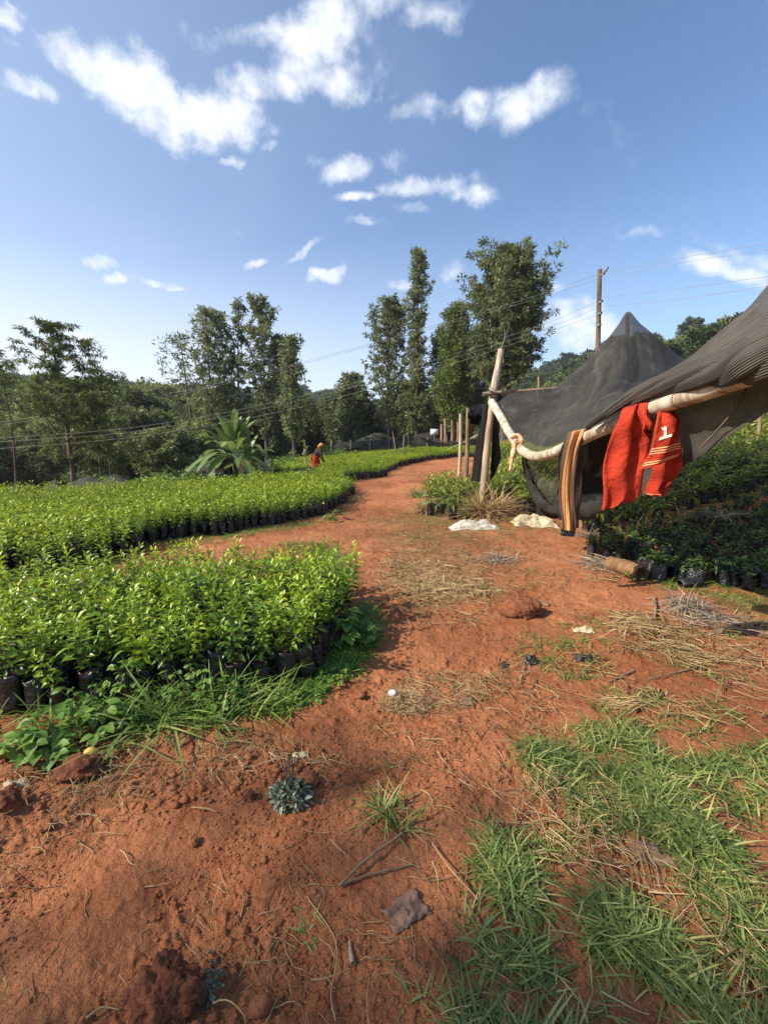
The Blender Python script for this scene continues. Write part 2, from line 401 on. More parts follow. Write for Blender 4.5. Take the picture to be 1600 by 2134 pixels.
M['citrus_far'] = mat_leaf('seedling_leaf_far', (.035, .08, .01), (.17, .27, .022), (.42, .50, .05), .28, .5, .3, 0, 1.2)
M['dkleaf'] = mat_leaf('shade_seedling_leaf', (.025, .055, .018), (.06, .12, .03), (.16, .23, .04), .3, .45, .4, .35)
M['mango'] = mat_leaf('long_leaf', (.06, .11, .02), (.19, .26, .04), (.46, .46, .09), .35, .42, .4, .3)
M['weed'] = mat_leaf('weed_leaf', (.045, .11, .018), (.125, .235, .038), (.30, .42, .08), .3, .5, .3, .2, 8)
M['greyweed'] = mat_leaf('grey_weed_leaf', (.06, .085, .055), (.15, .18, .12), (.33, .36, .26), .15, .7, .2, 0, 20)
M['grass'] = mat_leaf('grass_blade', (.06, .10, .026), (.155, .22, .055), (.48, .46, .16), .3, .5, .35, 0, 6)
M['straw'] = mat_leaf('dry_straw', (.20, .12, .055), (.40, .27, .13), (.64, .48, .26), .2, .7, .2, 0, 9)
M['deadgrey'] = mat_leaf('grey_dry_frond', (.13, .09, .06), (.28, .22, .16), (.50, .44, .34), .15, .8, .2, 0, 12)
M['tree'] = mat_leaf('silky_oak_leaf', (.04, .055, .025), (.115, .145, .06), (.30, .33, .13), .35, .5, .35, .2, 1.0)
M['treeyel'] = mat_leaf('cypress_leaf', (.04, .062, .016), (.10, .14, .03), (.21, .26, .06), .25, .55, .3, .2, 1.0)
M['acacia'] = mat_leaf('feather_leaf', (.045, .068, .022), (.11, .15, .042), (.26, .30, .08), .28, .55, .3, .2, 1.0)
M['wood'] = mat_leaf('wood_leaf', (.055, .075, .03), (.155, .19, .07), (.34, .37, .12), .2, .6, .25, .6, .6)
M['bank'] = mat_leaf('hill_leaf', (.03, .05, .016), (.075, .10, .03), (.15, .18, .055), .2, .6, .25, .4, .3)
M['banana'] = mat_leaf('banana_leaf', (.05, .10, .02), (.12, .20, .045), (.30, .38, .11), .35, .4, .5, 0, 2)
M['util'] = mat_simple('utility_pole_wood', (.07, .05, .035), (.18, .13, .09), 5, .9, .5, 18, (1, 1, .2))
M['bark'] = mat_simple('tree_bark', (.055, .042, .032), (.17, .135, .10), 3, .95, .6, 12, (1, 1, .3))
M['stem'] = mat_simple('seedling_stem', (.06, .07, .03), (.16, .13, .07), 8, .8, .2)
M['greypole'] = mat_simple('grey_post_wood', (.20, .14, .085), (.48, .37, .25), 5, .85, .6, 18, (1, 1, .2))
M['paleb'] = mat_simple('peeled_pole_wood', (.24, .17, .10), (.66, .58, .45), 8, .7, .5, 16, (1, 1, .25))
M['brownpole'] = mat_simple('weathered_pole_wood', (.13, .08, .045), (.36, .25, .15), 5, .85, .6, 18, (1, 1, .2))
M['logwood'] = mat_simple('cut_log_wood', (.10, .055, .028), (.30, .17, .08), 6, .8, .6, 18, (.3, 1, 1))
M['net'] = mat_net('black_shade_net', (.056, .053, .048), .89, 30, .08)
M['netthin'] = mat_net('thin_shade_net', (.060, .057, .050), .72, 30)
M['netnear'] = mat_net('ribbed_shade_net', (.060, .056, .050), .965, 13, .75, .10, 'Y')
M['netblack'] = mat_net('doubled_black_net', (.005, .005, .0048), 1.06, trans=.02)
M['sack'] = mat_simple('woven_sack', (.34, .27, .16), (.60, .52, .34), 4, .8, .6, 90)
M['sackw'] = mat_simple('white_woven_sack', (.30, .27, .20), (.58, .55, .46), 7, .8, .6, 60)
M['plasticgrey'] = mat_simple('grey_torn_plastic', (.09, .055, .038), (.24, .14, .095), 14, .8, .6, 60)
M['red'] = mat_simple('red_fleece', (.29, .027, .014), (.46, .048, .022), 7, .95, .9, 14, dist=.03, spec=.1)
M['orangeband'] = mat_simple('pale_orange_trim', (.80, .38, .16), (.88, .52, .27), 8, .9, .2)
M['cream'] = mat_simple('cream_trim', (.66, .56, .46), (.82, .70, .58), 8, .9, .2)
M['wire'] = mat_simple('wire', (.22, .215, .21), (.34, .33, .32), 2, .45, .1)
M['egg'] = mat_simple('white_shell', (.72, .68, .62), (.86, .84, .80), 10, .5, .1)
M['fruit'] = mat_simple('yellow_skin', (.62, .38, .06), (.80, .58, .14), 9, .5, .3, 20)
M['skin'] = mat_simple('dark_skin', (.05, .028, .018), (.085, .05, .032), 5, .6, .1)
M['brownshirt'] = mat_simple('brown_cloth', (.10, .075, .055), (.18, .14, .10), 12, .9, .3)
M['orange'] = mat_simple('orange_cloth', (.55, .22, .05), (.70, .34, .09), 12, .9, .3)
M['white'] = mat_simple('white_plastic', (.62, .62, .60), (.8, .8, .78), 4, .4, .05)
M['darkcloth'] = mat_simple('dark_brown_cloth', (.03, .022, .016), (.085, .06, .042), 7, .95, .4, 60)
# ------------------------------------------------------------------ ground: one sheet out to the horizon
def build_ground():
    rad = np.concatenate([[.12], np.exp(np.arange(math.log(.45), math.log(5), .0042)), np.exp(np.arange(math.log(5), math.log(1500), .0105))])
    fa = np.linspace(-R_(62), R_(62), 640); ba = np.linspace(R_(62), R_(298), 60)[1:-1]
    an = np.concatenate([fa, ba]); A, Rr = np.meshgrid(an, rad)
    X = Rr * np.sin(A); Y = Rr * np.cos(A); Z = hg(X, Y) + hfine(X, Y)
    k = len(an); m = len(rad)
    i = np.arange(m - 1)[:, None] * k; j = np.arange(k)[None]; j2 = (j + 1) % k
    F = np.stack([i + j, i + j2, i + k + j2, i + k + j], -1).reshape(-1, 4)[:, ::-1]
    # where weeds and turf grow
    g = np.zeros_like(X)
    pathx = np.interp(Y, [0, 5, 8, 13, 18, 24, 32, 40], [0.4, .6, .3, .6, 1.9, 3.4, 6, 8])
    off = np.abs(X - pathx)
    g = np.maximum(g, sst(13, 20, Y) * sst(1.5, 3.5, off) * .95)
    g = np.maximum(g, sst(30, 50, np.hypot(X, Y)) * .98)
    g = np.maximum(g, sst(0.5, 2.2, X - 2.6 - .14 * Y) * sst(5, 8, Y) * .55)
    for (cx_, cy_, rx, ry, a) in [(.75, 7.5, 1.4, 1.3, .5), (-1.6, 5.6, 1.2, .7, .5), (1.2, 9, 2, 1.5, .55), (-3, 5.2, 2, .5, .6)]:
        g = np.maximum(g, a * np.exp(-((X - cx_) / rx) ** 2 - ((Y - cy_) / ry) ** 2))
    gg = Geo().add(np.stack([X, Y, Z], -1).reshape(-1, 3), F, g.ravel())
    cap = np.array([[0, 0, float(hg(0, 0))]])
    gg.V.append(cap); gg.C.append(np.zeros(1)); T3 = np.stack([np.full(k, gg.n), (np.arange(k) + 1) % k, np.arange(k)], 1)[:, ::-1]
    gg.L.append(T3.ravel()); gg.S.append(np.full(k, 3)); gg.M.append(np.zeros(k, int)); gg.n += 1
    tag(obj('ground', gg, M['ground'], smooth=True), 'bare red earth ground with weeds and a worn path', kind='structure')
build_ground()

# ------------------------------------------------------------------ scatter helpers
def scatter(poly_px, n, r=rng, clumpy=0.0, scale=2.0, seed=0):
    """n points on the ground inside an outline given where the photograph shows it"""
    poly = np.array([G(*p)[:2] for p in poly_px]); lo = poly.min(0); hi = poly.max(0); out = np.zeros((0, 2)); guard = 0
    while len(out) < n and guard < 200:
        q = r.uniform(lo, hi, (max(n * 2, 2000), 2)); q = q[in_poly(q[:, 0], q[:, 1], poly)]
        if clumpy: q = q[r.uniform(0, 1, len(q)) < sst(clumpy - .12, clumpy + .1, fbm(q[:, 0] * scale, q[:, 1] * scale, 3, 60 + seed))]
        out = np.vstack([out, q]); guard += 1
    return out[:n]
def on_ground(q, dz=0.0): return np.column_stack([q, hg(q[:, 0], q[:, 1]) + hfine(q[:, 0], q[:, 1]) + dz])
def blade_tuft(n, L, W, spread, r, droop=.5, seg=4, c0=.3, c1=.7, fold=.12, base=.015):
    g = Geo(); 
    for k in range(n):
        l = L * r.uniform(.55, 1.15); a = r.uniform(0, 6.28); e = r.uniform(*spread)
        D = np.array([[math.cos(a) * math.cos(e), math.sin(a) * math.cos(e), math.sin(e)]])
        t = leaf(l, W * r.uniform(.7, 1.2), seg, droop * r.uniform(.3, 1.5), fold, .55, r.uniform(c0, c1), r.uniform(c0, c1) + .12)
        g.extend(t, frames(D, np.array([[0, 0, 1.]]) + r.normal(0, .15, (1, 3))), [[r.normal(0, base), r.normal(0, base), 0]])
    return g
r2 = np.random.default_rng(5)
def turf(name, label, polys, seed=0, mat='grass', tl=.09, kinds=None, cat='grass', clumpy=0, tilt=.0):
    g = Geo(); r = np.random.default_rng(100 + seed)
    tus = [blade_tuft(9, tl * 1.4, .0056, (.03, .85), r, .55, 4, .05, .8, base=.025) for _ in range(10)]
    for (poly, n, cl) in polys:
        q = on_ground(scatter(poly, int(n * (.85 if seed == 1 else .9)), r, cl + (.03 if seed == 1 else 0), 5.0, seed), -.004)
        idx = r.integers(0, 10, len(q))
        for t in range(10):
            s = q[idx == t]
            if len(s): g.extend(tus[t], rotz(r.uniform(0, 6.28, len(s))), s, r.uniform(.55, 1.25, len(s)), r.normal(0, .12, len(s)))
    return tag(obj(name, g, M[mat]), label, cat, kind='stuff')

# creeping grass in the foreground
turf('grass', 'matted green creeping grass on the red soil, lower right', [
    ([(1090,1560),(1200,1520),(1330,1530),(1420,1620),(1480,1740),(1600,1800),(1700,1850),(1700,2250),(950,2250),(960,2120),(1080,1990),(1200,1900),(1130,1800),(1180,1720),(1110,1640)], 1200, .5),
    ([(1130,1560),(1250,1530),(1350,1580),(1430,1690),(1330,1740),(1230,1700),(1150,1640)], 300, .42),
    ([(1200,1700),(1400,1680),(1600,1830),(1620,1960),(1450,1900),(1300,1800)], 200, .5),
    ([(1000,1700),(1130,1690),(1180,1860),(1060,1900),(1010,1830)], 260, .45),
    ([(980,2020),(1250,1950),(1600,1920),(1650,2200),(960,2200)], 470, .45),
    ([(1400,1600),(1600,1560),(1640,1700),(1560,1720),(1480,1660)], 240, .46),
], 1)
turf('grass', 'thin scattered green grass tufts over the middle of the red ground', [
    ([(1080,1310),(1300,1280),(1600,1350),(1600,1560),(1250,1520),(1180,1440),(1080,1380)], 260, .52),
    ([(820,1060),(1160,1090),(1200,1150),(1150,1290),(850,1280),(800,1120)], 420, .5),
    ([(850,980),(960,1000),(960,1130),(850,1110)], 520, .45),
    ([(700,1140),(560,1130),(620,1150),(730,1210),(760,1230)], 300, .4),
    ([(240,1150),(430,1130),(620,1105),(690,1080),(640,1070),(420,1110),(250,1135)], 420, .4),
    ([(1200,1560),(1260,1500),(1380,1440),(1420,1500),(1300,1560)], 90, .5),
    ([(1380,1240),(1600,1250),(1600,1300),(1450,1290)], 110, .5),
    ([(940,1080),(1120,1060),(1160,1110),(960,1120)], 260, .42),
], 2, tl=.085)
turf('weeds', 'low green weeds and grass edging the black bags of the left beds', [
    ([(200,1540),(420,1500),(600,1480),(740,1400),(790,1310),(760,1260),(700,1370),(620,1440),(420,1470),(200,1500)], 1100, .3),
    ([(225,1185),(300,1150),(430,1135),(560,1110),(680,1090),(690,1080),(560,1098),(430,1122),(300,1130),(225,1165)], 380, .4),
    ([(690,1085),(745,1040),(750,1030),(700,1060)], 60, .4),
    ([(1345,1195),(1600,1210),(1620,1250),(1480,1245),(1350,1222)], 160, .42),
    ([(715,1005),(800,992),(870,972),(860,980),(800,1003),(720,1015)], 90, .4),
    ([(560,1140),(700,1130),(730,1200),(720,1260),(690,1200),(640,1160)], 260, .35),
], 3, 'weed', .1)

# strip of straw and dead stems
def straw_obj(name, label, polys, seed, mat='straw', L=.16, W=.0028, lift=.02, cat='straw'):
    g = Geo(); r = np.random.default_rng(300 + seed); tm = []
    for _ in range(14):
        t = Geo(); n = 6; a = np.cumsum(r.normal(0, .2, n)); st = np.stack([np.cos(a), np.sin(a), r.normal(0, .12, n)], 1)
        p = np.vstack([[0, 0, 0], np.cumsum(st, 0)]) * (1 / n); tube(t, p - p.mean(0), W / L * np.linspace(1.2, .5, len(p)), 3, 8, cap=False); tm.append(t)
    for (poly, n, cl, ls) in polys:
        q = on_ground(scatter(poly, n, r, cl, 2.5, seed), .0); idx = r.integers(0, 14, len(q)); q[:, 2] += .004 + np.abs(r.normal(0, lift, len(q)))
        for t in range(14):
            s = q[idx == t]
            if len(s): g.extend(tm[t], rotz(r.uniform(0, 6.28, len(s))), s, L * ls * r.uniform(.4, 1.3, len(s)), r.normal(0, .22, len(s)))
    return tag(obj(name, g, M[mat]), label, cat, kind='stuff')
straw_obj('straw', 'loose straw and dry stems strewn over the red ground', [
    ([(780,1190),(830,1150),(960,1140),(1030,1210),(1010,1300),(880,1310),(790,1260)], 1500, .44, 1.0),
    ([(820,1110),(1100,1110),(1200,1180),(1150,1300),(860,1330),(780,1200)], 900, .45, 1.0),
    ([(830,1400),(1050,1400),(1060,1450),(900,1500),(790,1480)], 420, .45, .8),
    ([(1200,1150),(1300,1150),(1380,1200),(1230,1220)], 240, .4, 1.3),
    ([(1250,1280),(1420,1270),(1600,1330),(1600,1400),(1400,1390),(1270,1370)], 420, .48, 1.2),
    ([(1100,1520),(1400,1520),(1600,1800),(1600,2134),(950,2134),(1050,1800)], 500, .5, .8),
    ([(0,1560),(600,1530),(900,1600),(950,2134),(-100,2134)], 520, .50, .6),
    ([(0,1580),(620,1540),(700,1600),(300,1680),(0,1650)], 260, .45, .7),
    ([(780,1450),(1100,1450),(1200,1600),(1000,1800),(800,1700)], 160, .4, .7),
    ([(1000,1330),(1600,1400),(1600,1560),(1100,1500)], 300, .45, 1.0),
    ([(1220,1120),(1400,1080),(1600,1040),(1600,1150),(1400,1170)], 380, .42, 2.2),
    ([(1300,1060),(1600,980),(1600,1060),(1400,1090)], 240, .45, 2.6),
    ([(1010,1030),(1110,1050),(1130,1090),(1000,1090)], 300, .3, 1.6),
    ([(700,1030),(860,960),(1000,960),(900,1030),(860,1120),(720,1120)], 220, .45, 1.2),
], 1)
straw_obj('straw', 'fine pale crumbs of straw and root hairs in the soil', [
    ([(-100,1580),(1600,1500),(1650,2200),(-100,2200)], 2600, .0, .22),
    ([(300,1150),(1600,1300),(1600,1550),(640,1560)], 1100, .0, .3),
], 2, W=.0020, lift=.001)

# crumbs of earth
def clod_mesh(seed, rough=.35, sub=2):
    import bmesh
    bm = bmesh.new(); bmesh.ops.create_icosphere(bm, subdivisions=sub, radius=1)
    V = np.array([v.co[:] for v in bm.verts]); F = np.array([[v.index for v in f.verts] for f in bm.faces]); bm.free()
    r = np.random.default_rng(seed)
    for s, a in ((1.2, rough), (2.7, rough * .5), (6, rough * .3)) + (((13, rough * .22), (27, rough * .13)) if sub > 4 else ()):
        o = r.uniform(0, 50, 3); n = fbm(V[:, 0] * s + o[0] + V[:, 2] * 1.7, V[:, 1] * s + o[1] - V[:, 2] * 1.3, 2, seed)
        V = V * (1 + (n - .5)[:, None] * 2 * a)
    return Geo().add(V, F, .5)
cl = [clod_mesh(s, .4, 1) for s in range(8)]
def clods(label, polys, seed):
    g = Geo(); r = np.random.default_rng(seed)
    for (poly, n, c, s0, s1) in polys:
        q = on_ground(scatter(poly, n, r, c, 2.2, seed), 0); idx = r.integers(0, 8, len(q))
        for t in range(8):
            s = q[idx == t]
            if len(s):
                sz = s0 * (s1 / s0) ** (r.uniform(0, 1, len(s)) ** 2.2)
                g.extend(cl[t], rotz(r.uniform(0, 6.28, len(s))), s + [0, 0, .001], sz[:, None] * np.array([[1, .85, .6]]))
    return tag(obj('soil_crumbs', g, M['soil'], smooth=False), label, 'soil crumbs', kind='stuff')
clods('small crumbs and clods of red earth scattered on the ground', [
    ([(-100,1560),(650,1480),(1000,1500),(1000,2250),(-100,2250)], 9000, .40, .002, .009),
    ([(-100,1560),(650,1480),(800,1700),(500,2250),(-100,2250)], 220, .5, .006, .022),
    ([(650,1350),(1600,1350),(1700,2250),(900,2250),(700,1600)], 5000, .42, .0025, .012),
    ([(300,1130),(1300,1130),(1600,1350),(760,1450)], 2500, .42, .006, .022),
    ([(0,1570),(150,1560),(300,1620),(620,1540),(700,1640),(300,1700),(0,1700)], 260, .4, .01, .03),
    ([(700,1010),(950,960),(950,1100),(560,1120)], 500, .4, .012, .04)], 9)

# ------------------------------------------------------------------ potted seedlings
def bag_geo(r, h=.22, rad=.066, k=14):
    g = Geo(); zs = [0, .012, .05, .1, .15, .19, .215, .222, .205]; rs = [.55, .93, 1.0, .98, 1.0, .96, 1.02, .97, .86]
    s = r.integers(0, 900); V = []
    for i, (z, q) in enumerate(zip(zs, rs)):
        for j in range(k):
            a = j / k * 2 * math.pi; c, sn = math.cos(a), math.sin(a)
            w = 1 + .22 * (float(vnoise(c * 2 + s, sn * 2 + z * 14, 5)) - .5) + .10 * (float(vnoise(c * 6 + s, sn * 6 + z * 40, 8)) - .5)
            zz = z + (.03 * (float(vnoise(c * 2.5 + s, sn * 2.5, 12)) - .5) if i >= 5 else 0)
            V.append([rad * q * w * c, rad * q * w * sn, zz * h / .22])
    F = [[i * k + j, i * k + (j + 1) % k, (i + 1) * k + (j + 1) % k, (i + 1) * k + j] for i in range(len(zs) - 1) for j in range(k)]
    g.add(V, F, r.uniform(.3, .8)); return g
def soil_disc(r, rad=.058, z=.195):
    k = 10; V = [[0, 0, z + .012]] + [[rad * math.cos(a) * 1.02, rad * math.sin(a) * 1.02, z] for a in np.arange(k) * 2 * math.pi / k]
    return Geo().add(V, [[0, 1 + i, 1 + (i + 1) % k] for i in range(k)], .5)
def plant_geo(r, H=.34, nl=46, L=.062, W=.026, seg=3, z0=.20, stems=2, up=(.15, 1.0)):
    g = Geo(); gs = Geo()
    for s in range(stems):
        lean = r.normal(0, .13, 2); h = H * r.uniform(.75, 1.12)
        top = np.array([lean[0] * h * 1.4, lean[1] * h * 1.4, z0 + h]); b = np.array([r.normal(0, .006), r.normal(0, .006), z0])
        mid = (b + top) / 2 + np.array([*r.normal(0, .012, 2), 0])
        pts = cat_mull([b, mid, top], 6); tube(gs, pts, np.linspace(.0035, .0015, 6), 4, cap=False)
        n = nl // stems; t = np.linspace(.02, 1.0, n) ** .9; pos = np.array([np.array([np.interp(q, np.linspace(0, 1, 6), pts[:, c]) for c in range(3)]) for q in t])
        a = np.arange(n) * 2.4 + r.uniform(0, 6); e = up[0] + (up[1] - up[0]) * t ** 2 + r.normal(0, .22, n)
        D = np.stack([np.cos(a) * np.cos(e), np.sin(a) * np.cos(e), np.sin(e)], 1)
        N = np.array([[0, 0, 1.]]) + r.normal(0, .3, (n, 3)) + np.where(e[:, None] > 1, -D * 2 * [1, 1, 0], 0)
        off = D * .012 * r.uniform(.3, 3, (n, 1))
        tm = [leaf(1, W / L, seg, d, .22, .95, .4, .55) for d in (.1, .35, .6)]
        idx = r.integers(0, 3, n); size = L * (.7 + .5 * np.sin(np.pi * np.clip(t, 0, 1) ** .8)) * r.uniform(.75, 1.2, n)
        for q in range(3):
            m = idx == q
            if m.any(): g.extend(tm[q], frames(D[m], N[m]), (pos + off)[m], size[m], (t[m] - .55) * .75 + r.normal(0, .12, m.sum()))
    return g, gs
NV = 9
def kind_set(seed, leafmat, mats=('bag',), **kw):
    out = []
    for v in range(NV):
        r = np.random.default_rng(seed + v); f, s = plant_geo(r, **kw)
        out.append((bag_geo(r).mesh('bag', M['bag'] if v % 3 else M['bagdust'], True), soil_disc(r).mesh('potting_soil', M['potsoil'], True),
                    s.mesh('stem', M['stem'], True), f.mesh('foliage', M[leafmat], False)))
    return out
def seedling(kset, v, loc, rz, label, group, sc=1.0, name='potted_seedling', tilt=(0, 0)):
    bag, so, st, fo = kset[v]
    o = empty(name, loc, label, 'potted seedling', group, rz); o.scale = (sc, sc, sc); o.rotation_euler = (tilt[0], tilt[1], rz)
    obj('bag', bag, None, o); obj('potting_soil', so, None, o)
    p = obj('stem', st, None, o); obj('foliage', fo, None, p)
    return o
protos = {}
def place(kset, key, v, loc, rz, label, group, sc, tilt):
    """first of each variant is built, the rest are copies of it and its parts"""
    if (key, v) not in protos:
        protos[(key, v)] = seedling(kset, v, loc, rz, label, group, sc, tilt=tilt); return
    c = copy_tree(protos[(key, v)]); c.location = loc; c.rotation_euler = (tilt[0], tilt[1], rz); c.scale = (sc, sc, sc)
    tag(c, label, 'potted seedling', group)
ORD = ['front', 'second', 'third', 'fourth', 'fifth', 'sixth', 'seventh', 'eighth', 'ninth', 'tenth', 'eleventh', 'twelfth', 'thirteenth', 'fourteenth', 'fifteenth']
KA = kind_set(1000, 'citrus', H=.33, nl=64, L=.060, W=.024)
r = np.random.default_rng(77)
ang = math.atan2(.365, 1.59); e1 = np.array([math.cos(ang), math.sin(ang)]); e2 = np.array([-math.sin(ang), math.cos(ang)])
polyA = [(-.44, 2.74), (-.30, 3.3), (-.36, 3.9), (-.55, 4.45), (-2.2, 4.25), (-3.4, 3.85), (-5, 3.4), (-5, 1.8), (-2.3, 2.33), (-1.5, 2.50)]
cntA = 0
for row in range(15):
    for i in range(-3, 34):
        p = np.array([-.53, 2.80]) - e1 * (i * .148 + (row % 2) * .07) + e2 * row * .146 + r.normal(0, .012, 2)
        if row == 0 and i < 0: continue
        if not in_poly(p[0], p[1], polyA) and row > 0: continue
        if p[0] < -.93 * p[1] - .12: continue
        lab = ('leafy seedling in shiny black bag, %s row of near left bed' % ORD[row])
        edge = row == 0
        place(KA, 'A', int(r.integers(0, NV)), (p[0], p[1], hz(p[0], p[1]) - .012), r.uniform(0, 6.28), lab, 'seedlings packed in the near left bed, row by row',
              r.uniform(.80, 1.20) * (1.0 if row else 1.0), tuple(r.normal(0, .07 if not edge else .12, 2)))
        cntA += 1
print('bed A', cntA)

# merged stock for the packed far beds
def low_stock(seed, n, H, nl, L, W, bagk=7, stems=2, mats=0):
    out = []
    for v in range(n):
        r = np.random.default_rng(seed + v); f, s = plant_geo(r, H=H, nl=nl, L=L, W=W, seg=1, stems=stems); V, Lp, S, C, Mt = f.arr(); g = Geo()
        g.extend(f, np.eye(3)[None], [[0, 0, 0]])
        b = bag_geo(r, k=bagk); b.arr(); b.M = [np.ones_like(b.M[0])]; g.extend(b, np.eye(3)[None], [[0, 0, 0]])
        out.append(g)
    return out
def grid_in(poly, sp, ang, r, jit=.02):
    poly = np.asarray(poly)[:, :2]; c = poly.mean(0); ext = np.abs(poly - c).max() * 1.5; n = int(ext / sp) + 1
    I, J = np.meshgrid(np.arange(-n, n), np.arange(-n, n)); u = (I + .5 * (J % 2)).ravel() * sp; v = J.ravel() * sp * .93
    q = np.column_stack([c[0] + u * math.cos(ang) - v * math.sin(ang), c[1] + u * math.sin(ang) + v * math.cos(ang)]) + r.normal(0, jit, (len(u), 2))
    return q[in_poly(q[:, 0], q[:, 1], poly)]
def bed(name, label, poly, sp, ang, stock, mats, seed, hide=None, hole=None, s=(.85, 1.15), near_cut=None, view=True):
    r = np.random.default_rng(seed); q = grid_in(poly, sp, ang, r)
    if view: q = q[(np.abs(q[:, 0]) < 1.05 * q[:, 1] + 1)]
    if hole is not None: q = q[np.hypot(q[:, 0] - hole[0], (q[:, 1] - hole[1]) * .8) > hole[2]]
    near = np.zeros(len(q), bool)
    if near_cut is not None: near = near_cut(q)
    keep = q[~near]; P3 = on_ground(keep); g = Geo(); idx = r.integers(0, len(stock), len(keep))
    patch = (fbm(keep[:, 0] * .8, keep[:, 1] * .8, 3, 5) - .5)
    for t in range(len(stock)):
        m = idx == t
        if m.any(): g.extend(stock[t], rotz(r.uniform(0, 6.28, m.sum())), P3[m], r.uniform(*s, m.sum()) * (1 + .5 * patch[m]), r.normal(0, .1, m.sum()) + patch[m] * .5)
    o = tag(obj(name, g, mats), label, 'seedlings', kind='stuff'); print(name, len(keep), near.sum())
    return q[near]
polyB = [(-.9, 13.4), (-1.05, 11.5), (-1.33, 9.6), (-2.2, 8.5), (-3.0, 7.5), (-3.75, 7.1), (-3.7, 5.75), (-4.6, 5.1), (-9, 4.4), (-12, 7), (-12, 9.6), (-9, 10.4), (-7.6, 11.8), (-5.9, 13.4), (-3.0, 16.3), (-1.6, 15.6)]
edgeB = np.array([(-1.05, 11.5), (-1.33, 9.6), (-2.2, 8.5), (-3.0, 7.5), (-3.75, 7.1), (-3.7, 5.75), (-4.6, 5.1), (-5.5, 4.95)])
def seg_d(q, line):
    d = np.full(len(q), 1e9)
    for a, b in zip(line[:-1], line[1:]):
        t = np.clip(((q - a) @ (b - a)) / ((b - a) @ (b - a)), 0, 1); d = np.minimum(d, np.linalg.norm(q - a - t[:, None] * (b - a), axis=1))
    return d
stB = low_stock(2000, 8, .30, 34, .068, .034)
nb = bed('seedlings', 'dense carpet of bright green bagged seedlings filling the middle left bed', polyB, .178, .9, stB, [M['citrus_far'], M['bag']], 3, near_cut=lambda q: seg_d(q, edgeB) < .16)
for p in nb[:70]:
    place(KA, 'A', int(r.integers(0, NV)), (p[0], p[1], hz(p[0], p[1]) - .012), r.uniform(0, 6.28), 'bright green seedling in a black bag along the path edge of the middle left bed',
          'seedlings along the edge of the middle left bed', r.uniform(.9, 1.1), tuple(r.normal(0, .05, 2)))
# far field up to the fence
def gp(l, z=0): return [tuple(G(x, y, z)[:2]) for x, y in l]
polyC = gp([(560, 992), (640, 992), (715, 1003), (760, 998), (800, 990), (830, 974), (880, 963), (960, 952), (1060, 947)]) + gp([(1060, 934), (950, 938), (800, 945), (700, 952), (600, 968), (560, 976)], .0)
stC = low_stock(2100, 6, .17, 26, .07, .036)
nc = bed('seedlings', 'low light green seedlings covering the far field up to the net fence', polyC, .21, .3, stC, [M['citrus_far'], M['bag']], 4,
         near_cut=lambda q: seg_d(q, np.array(gp([(715, 1003), (800, 990)]))) < .0)
# a row of tall bags at the field corner
a_, b_ = G(716, 1003), G(803, 991)
for i in range(13):
    p = a_ + (b_ - a_) * i / 12 + np.array([r.normal(0, .02), r.normal(0, .02), 0])
    place(KA, 'A', int(r.integers(0, NV)), (p[0], p[1] - .15, hz(p[0], p[1] - .15) - .01), r.uniform(0, 6.28), 'seedling in a tall black bag at the near corner of the far field',
          'black bags at the corner of the far field', r.uniform(1.15, 1.3), tuple(r.normal(0, .04, 2)))

# seedlings on the right, partly under the net
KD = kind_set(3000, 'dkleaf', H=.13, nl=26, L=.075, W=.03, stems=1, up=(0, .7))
KM = kind_set(3100, 'mango', H=.30, nl=34, L=.15, W=.034, stems=2, up=(-.2, 1.0))
front = [G(x, y) for x, y in [(1356, 1207), (1400, 1212), (1470, 1222), (1540, 1222), (1610, 1226), (1700, 1235)]]
fl = cat_mull([f for f in front], 17)
for row in range(3):
    for i, p in enumerate(fl):
        if r.uniform() < .16: continue
        q = p[:2] + np.array([.03, .15]) * row + r.normal(0, .03, 2)
        place(KD, 'D', int(r.integers(0, NV)), (q[0], q[1], hz(*q) - .01), r.uniform(0, 6.28), 'small dark seedling in a dusty black bag, %s row of the shaded right bed' % ORD[row],
              'small seedlings in the shaded right bed', r.uniform(.7, 1.05), tuple(r.normal(0, .14, 2)))
polyD = [tuple(fl[0][:2] + [-.05, .5]), tuple(fl[-1][:2] + [0, .5]), (9, 6.5), (9, 8), (5.5, 7.3), (4.2, 7.0), (3.25, 6.8), (2.9, 6.0)]
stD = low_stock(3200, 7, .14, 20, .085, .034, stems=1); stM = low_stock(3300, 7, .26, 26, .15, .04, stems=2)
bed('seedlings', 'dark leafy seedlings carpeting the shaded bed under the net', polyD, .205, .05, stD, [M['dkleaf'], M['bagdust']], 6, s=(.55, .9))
polyE = [(4.2, 7.4), (5.5, 7.7), (9, 8.4), (17, 13), (22, 20), (14, 20), (7, 13), (4.4, 10.5)]
bed('seedlings', 'yellow green long leaved seedlings on the slope behind the net', polyE, .30, .1, stM, [M['mango'], M['bagdust']], 7, s=(.7, 1.25))
polyF = gp([(875, 1045), (930, 1066), (1000, 1075), (1110, 1080), (1200, 1085)]) + [(4.6, 10.5), (6, 15), (4.6, 16), (2.6, 12.5), (1.3, 12.0)]
bed('seedlings', 'pale long leaved seedlings crowding round the leaning post', polyF, .26, .3, stM, [M['mango'], M['bagdust']], 8, s=(1.1, 1.7), hole=(*G(1015, 1070)[:2], .62))
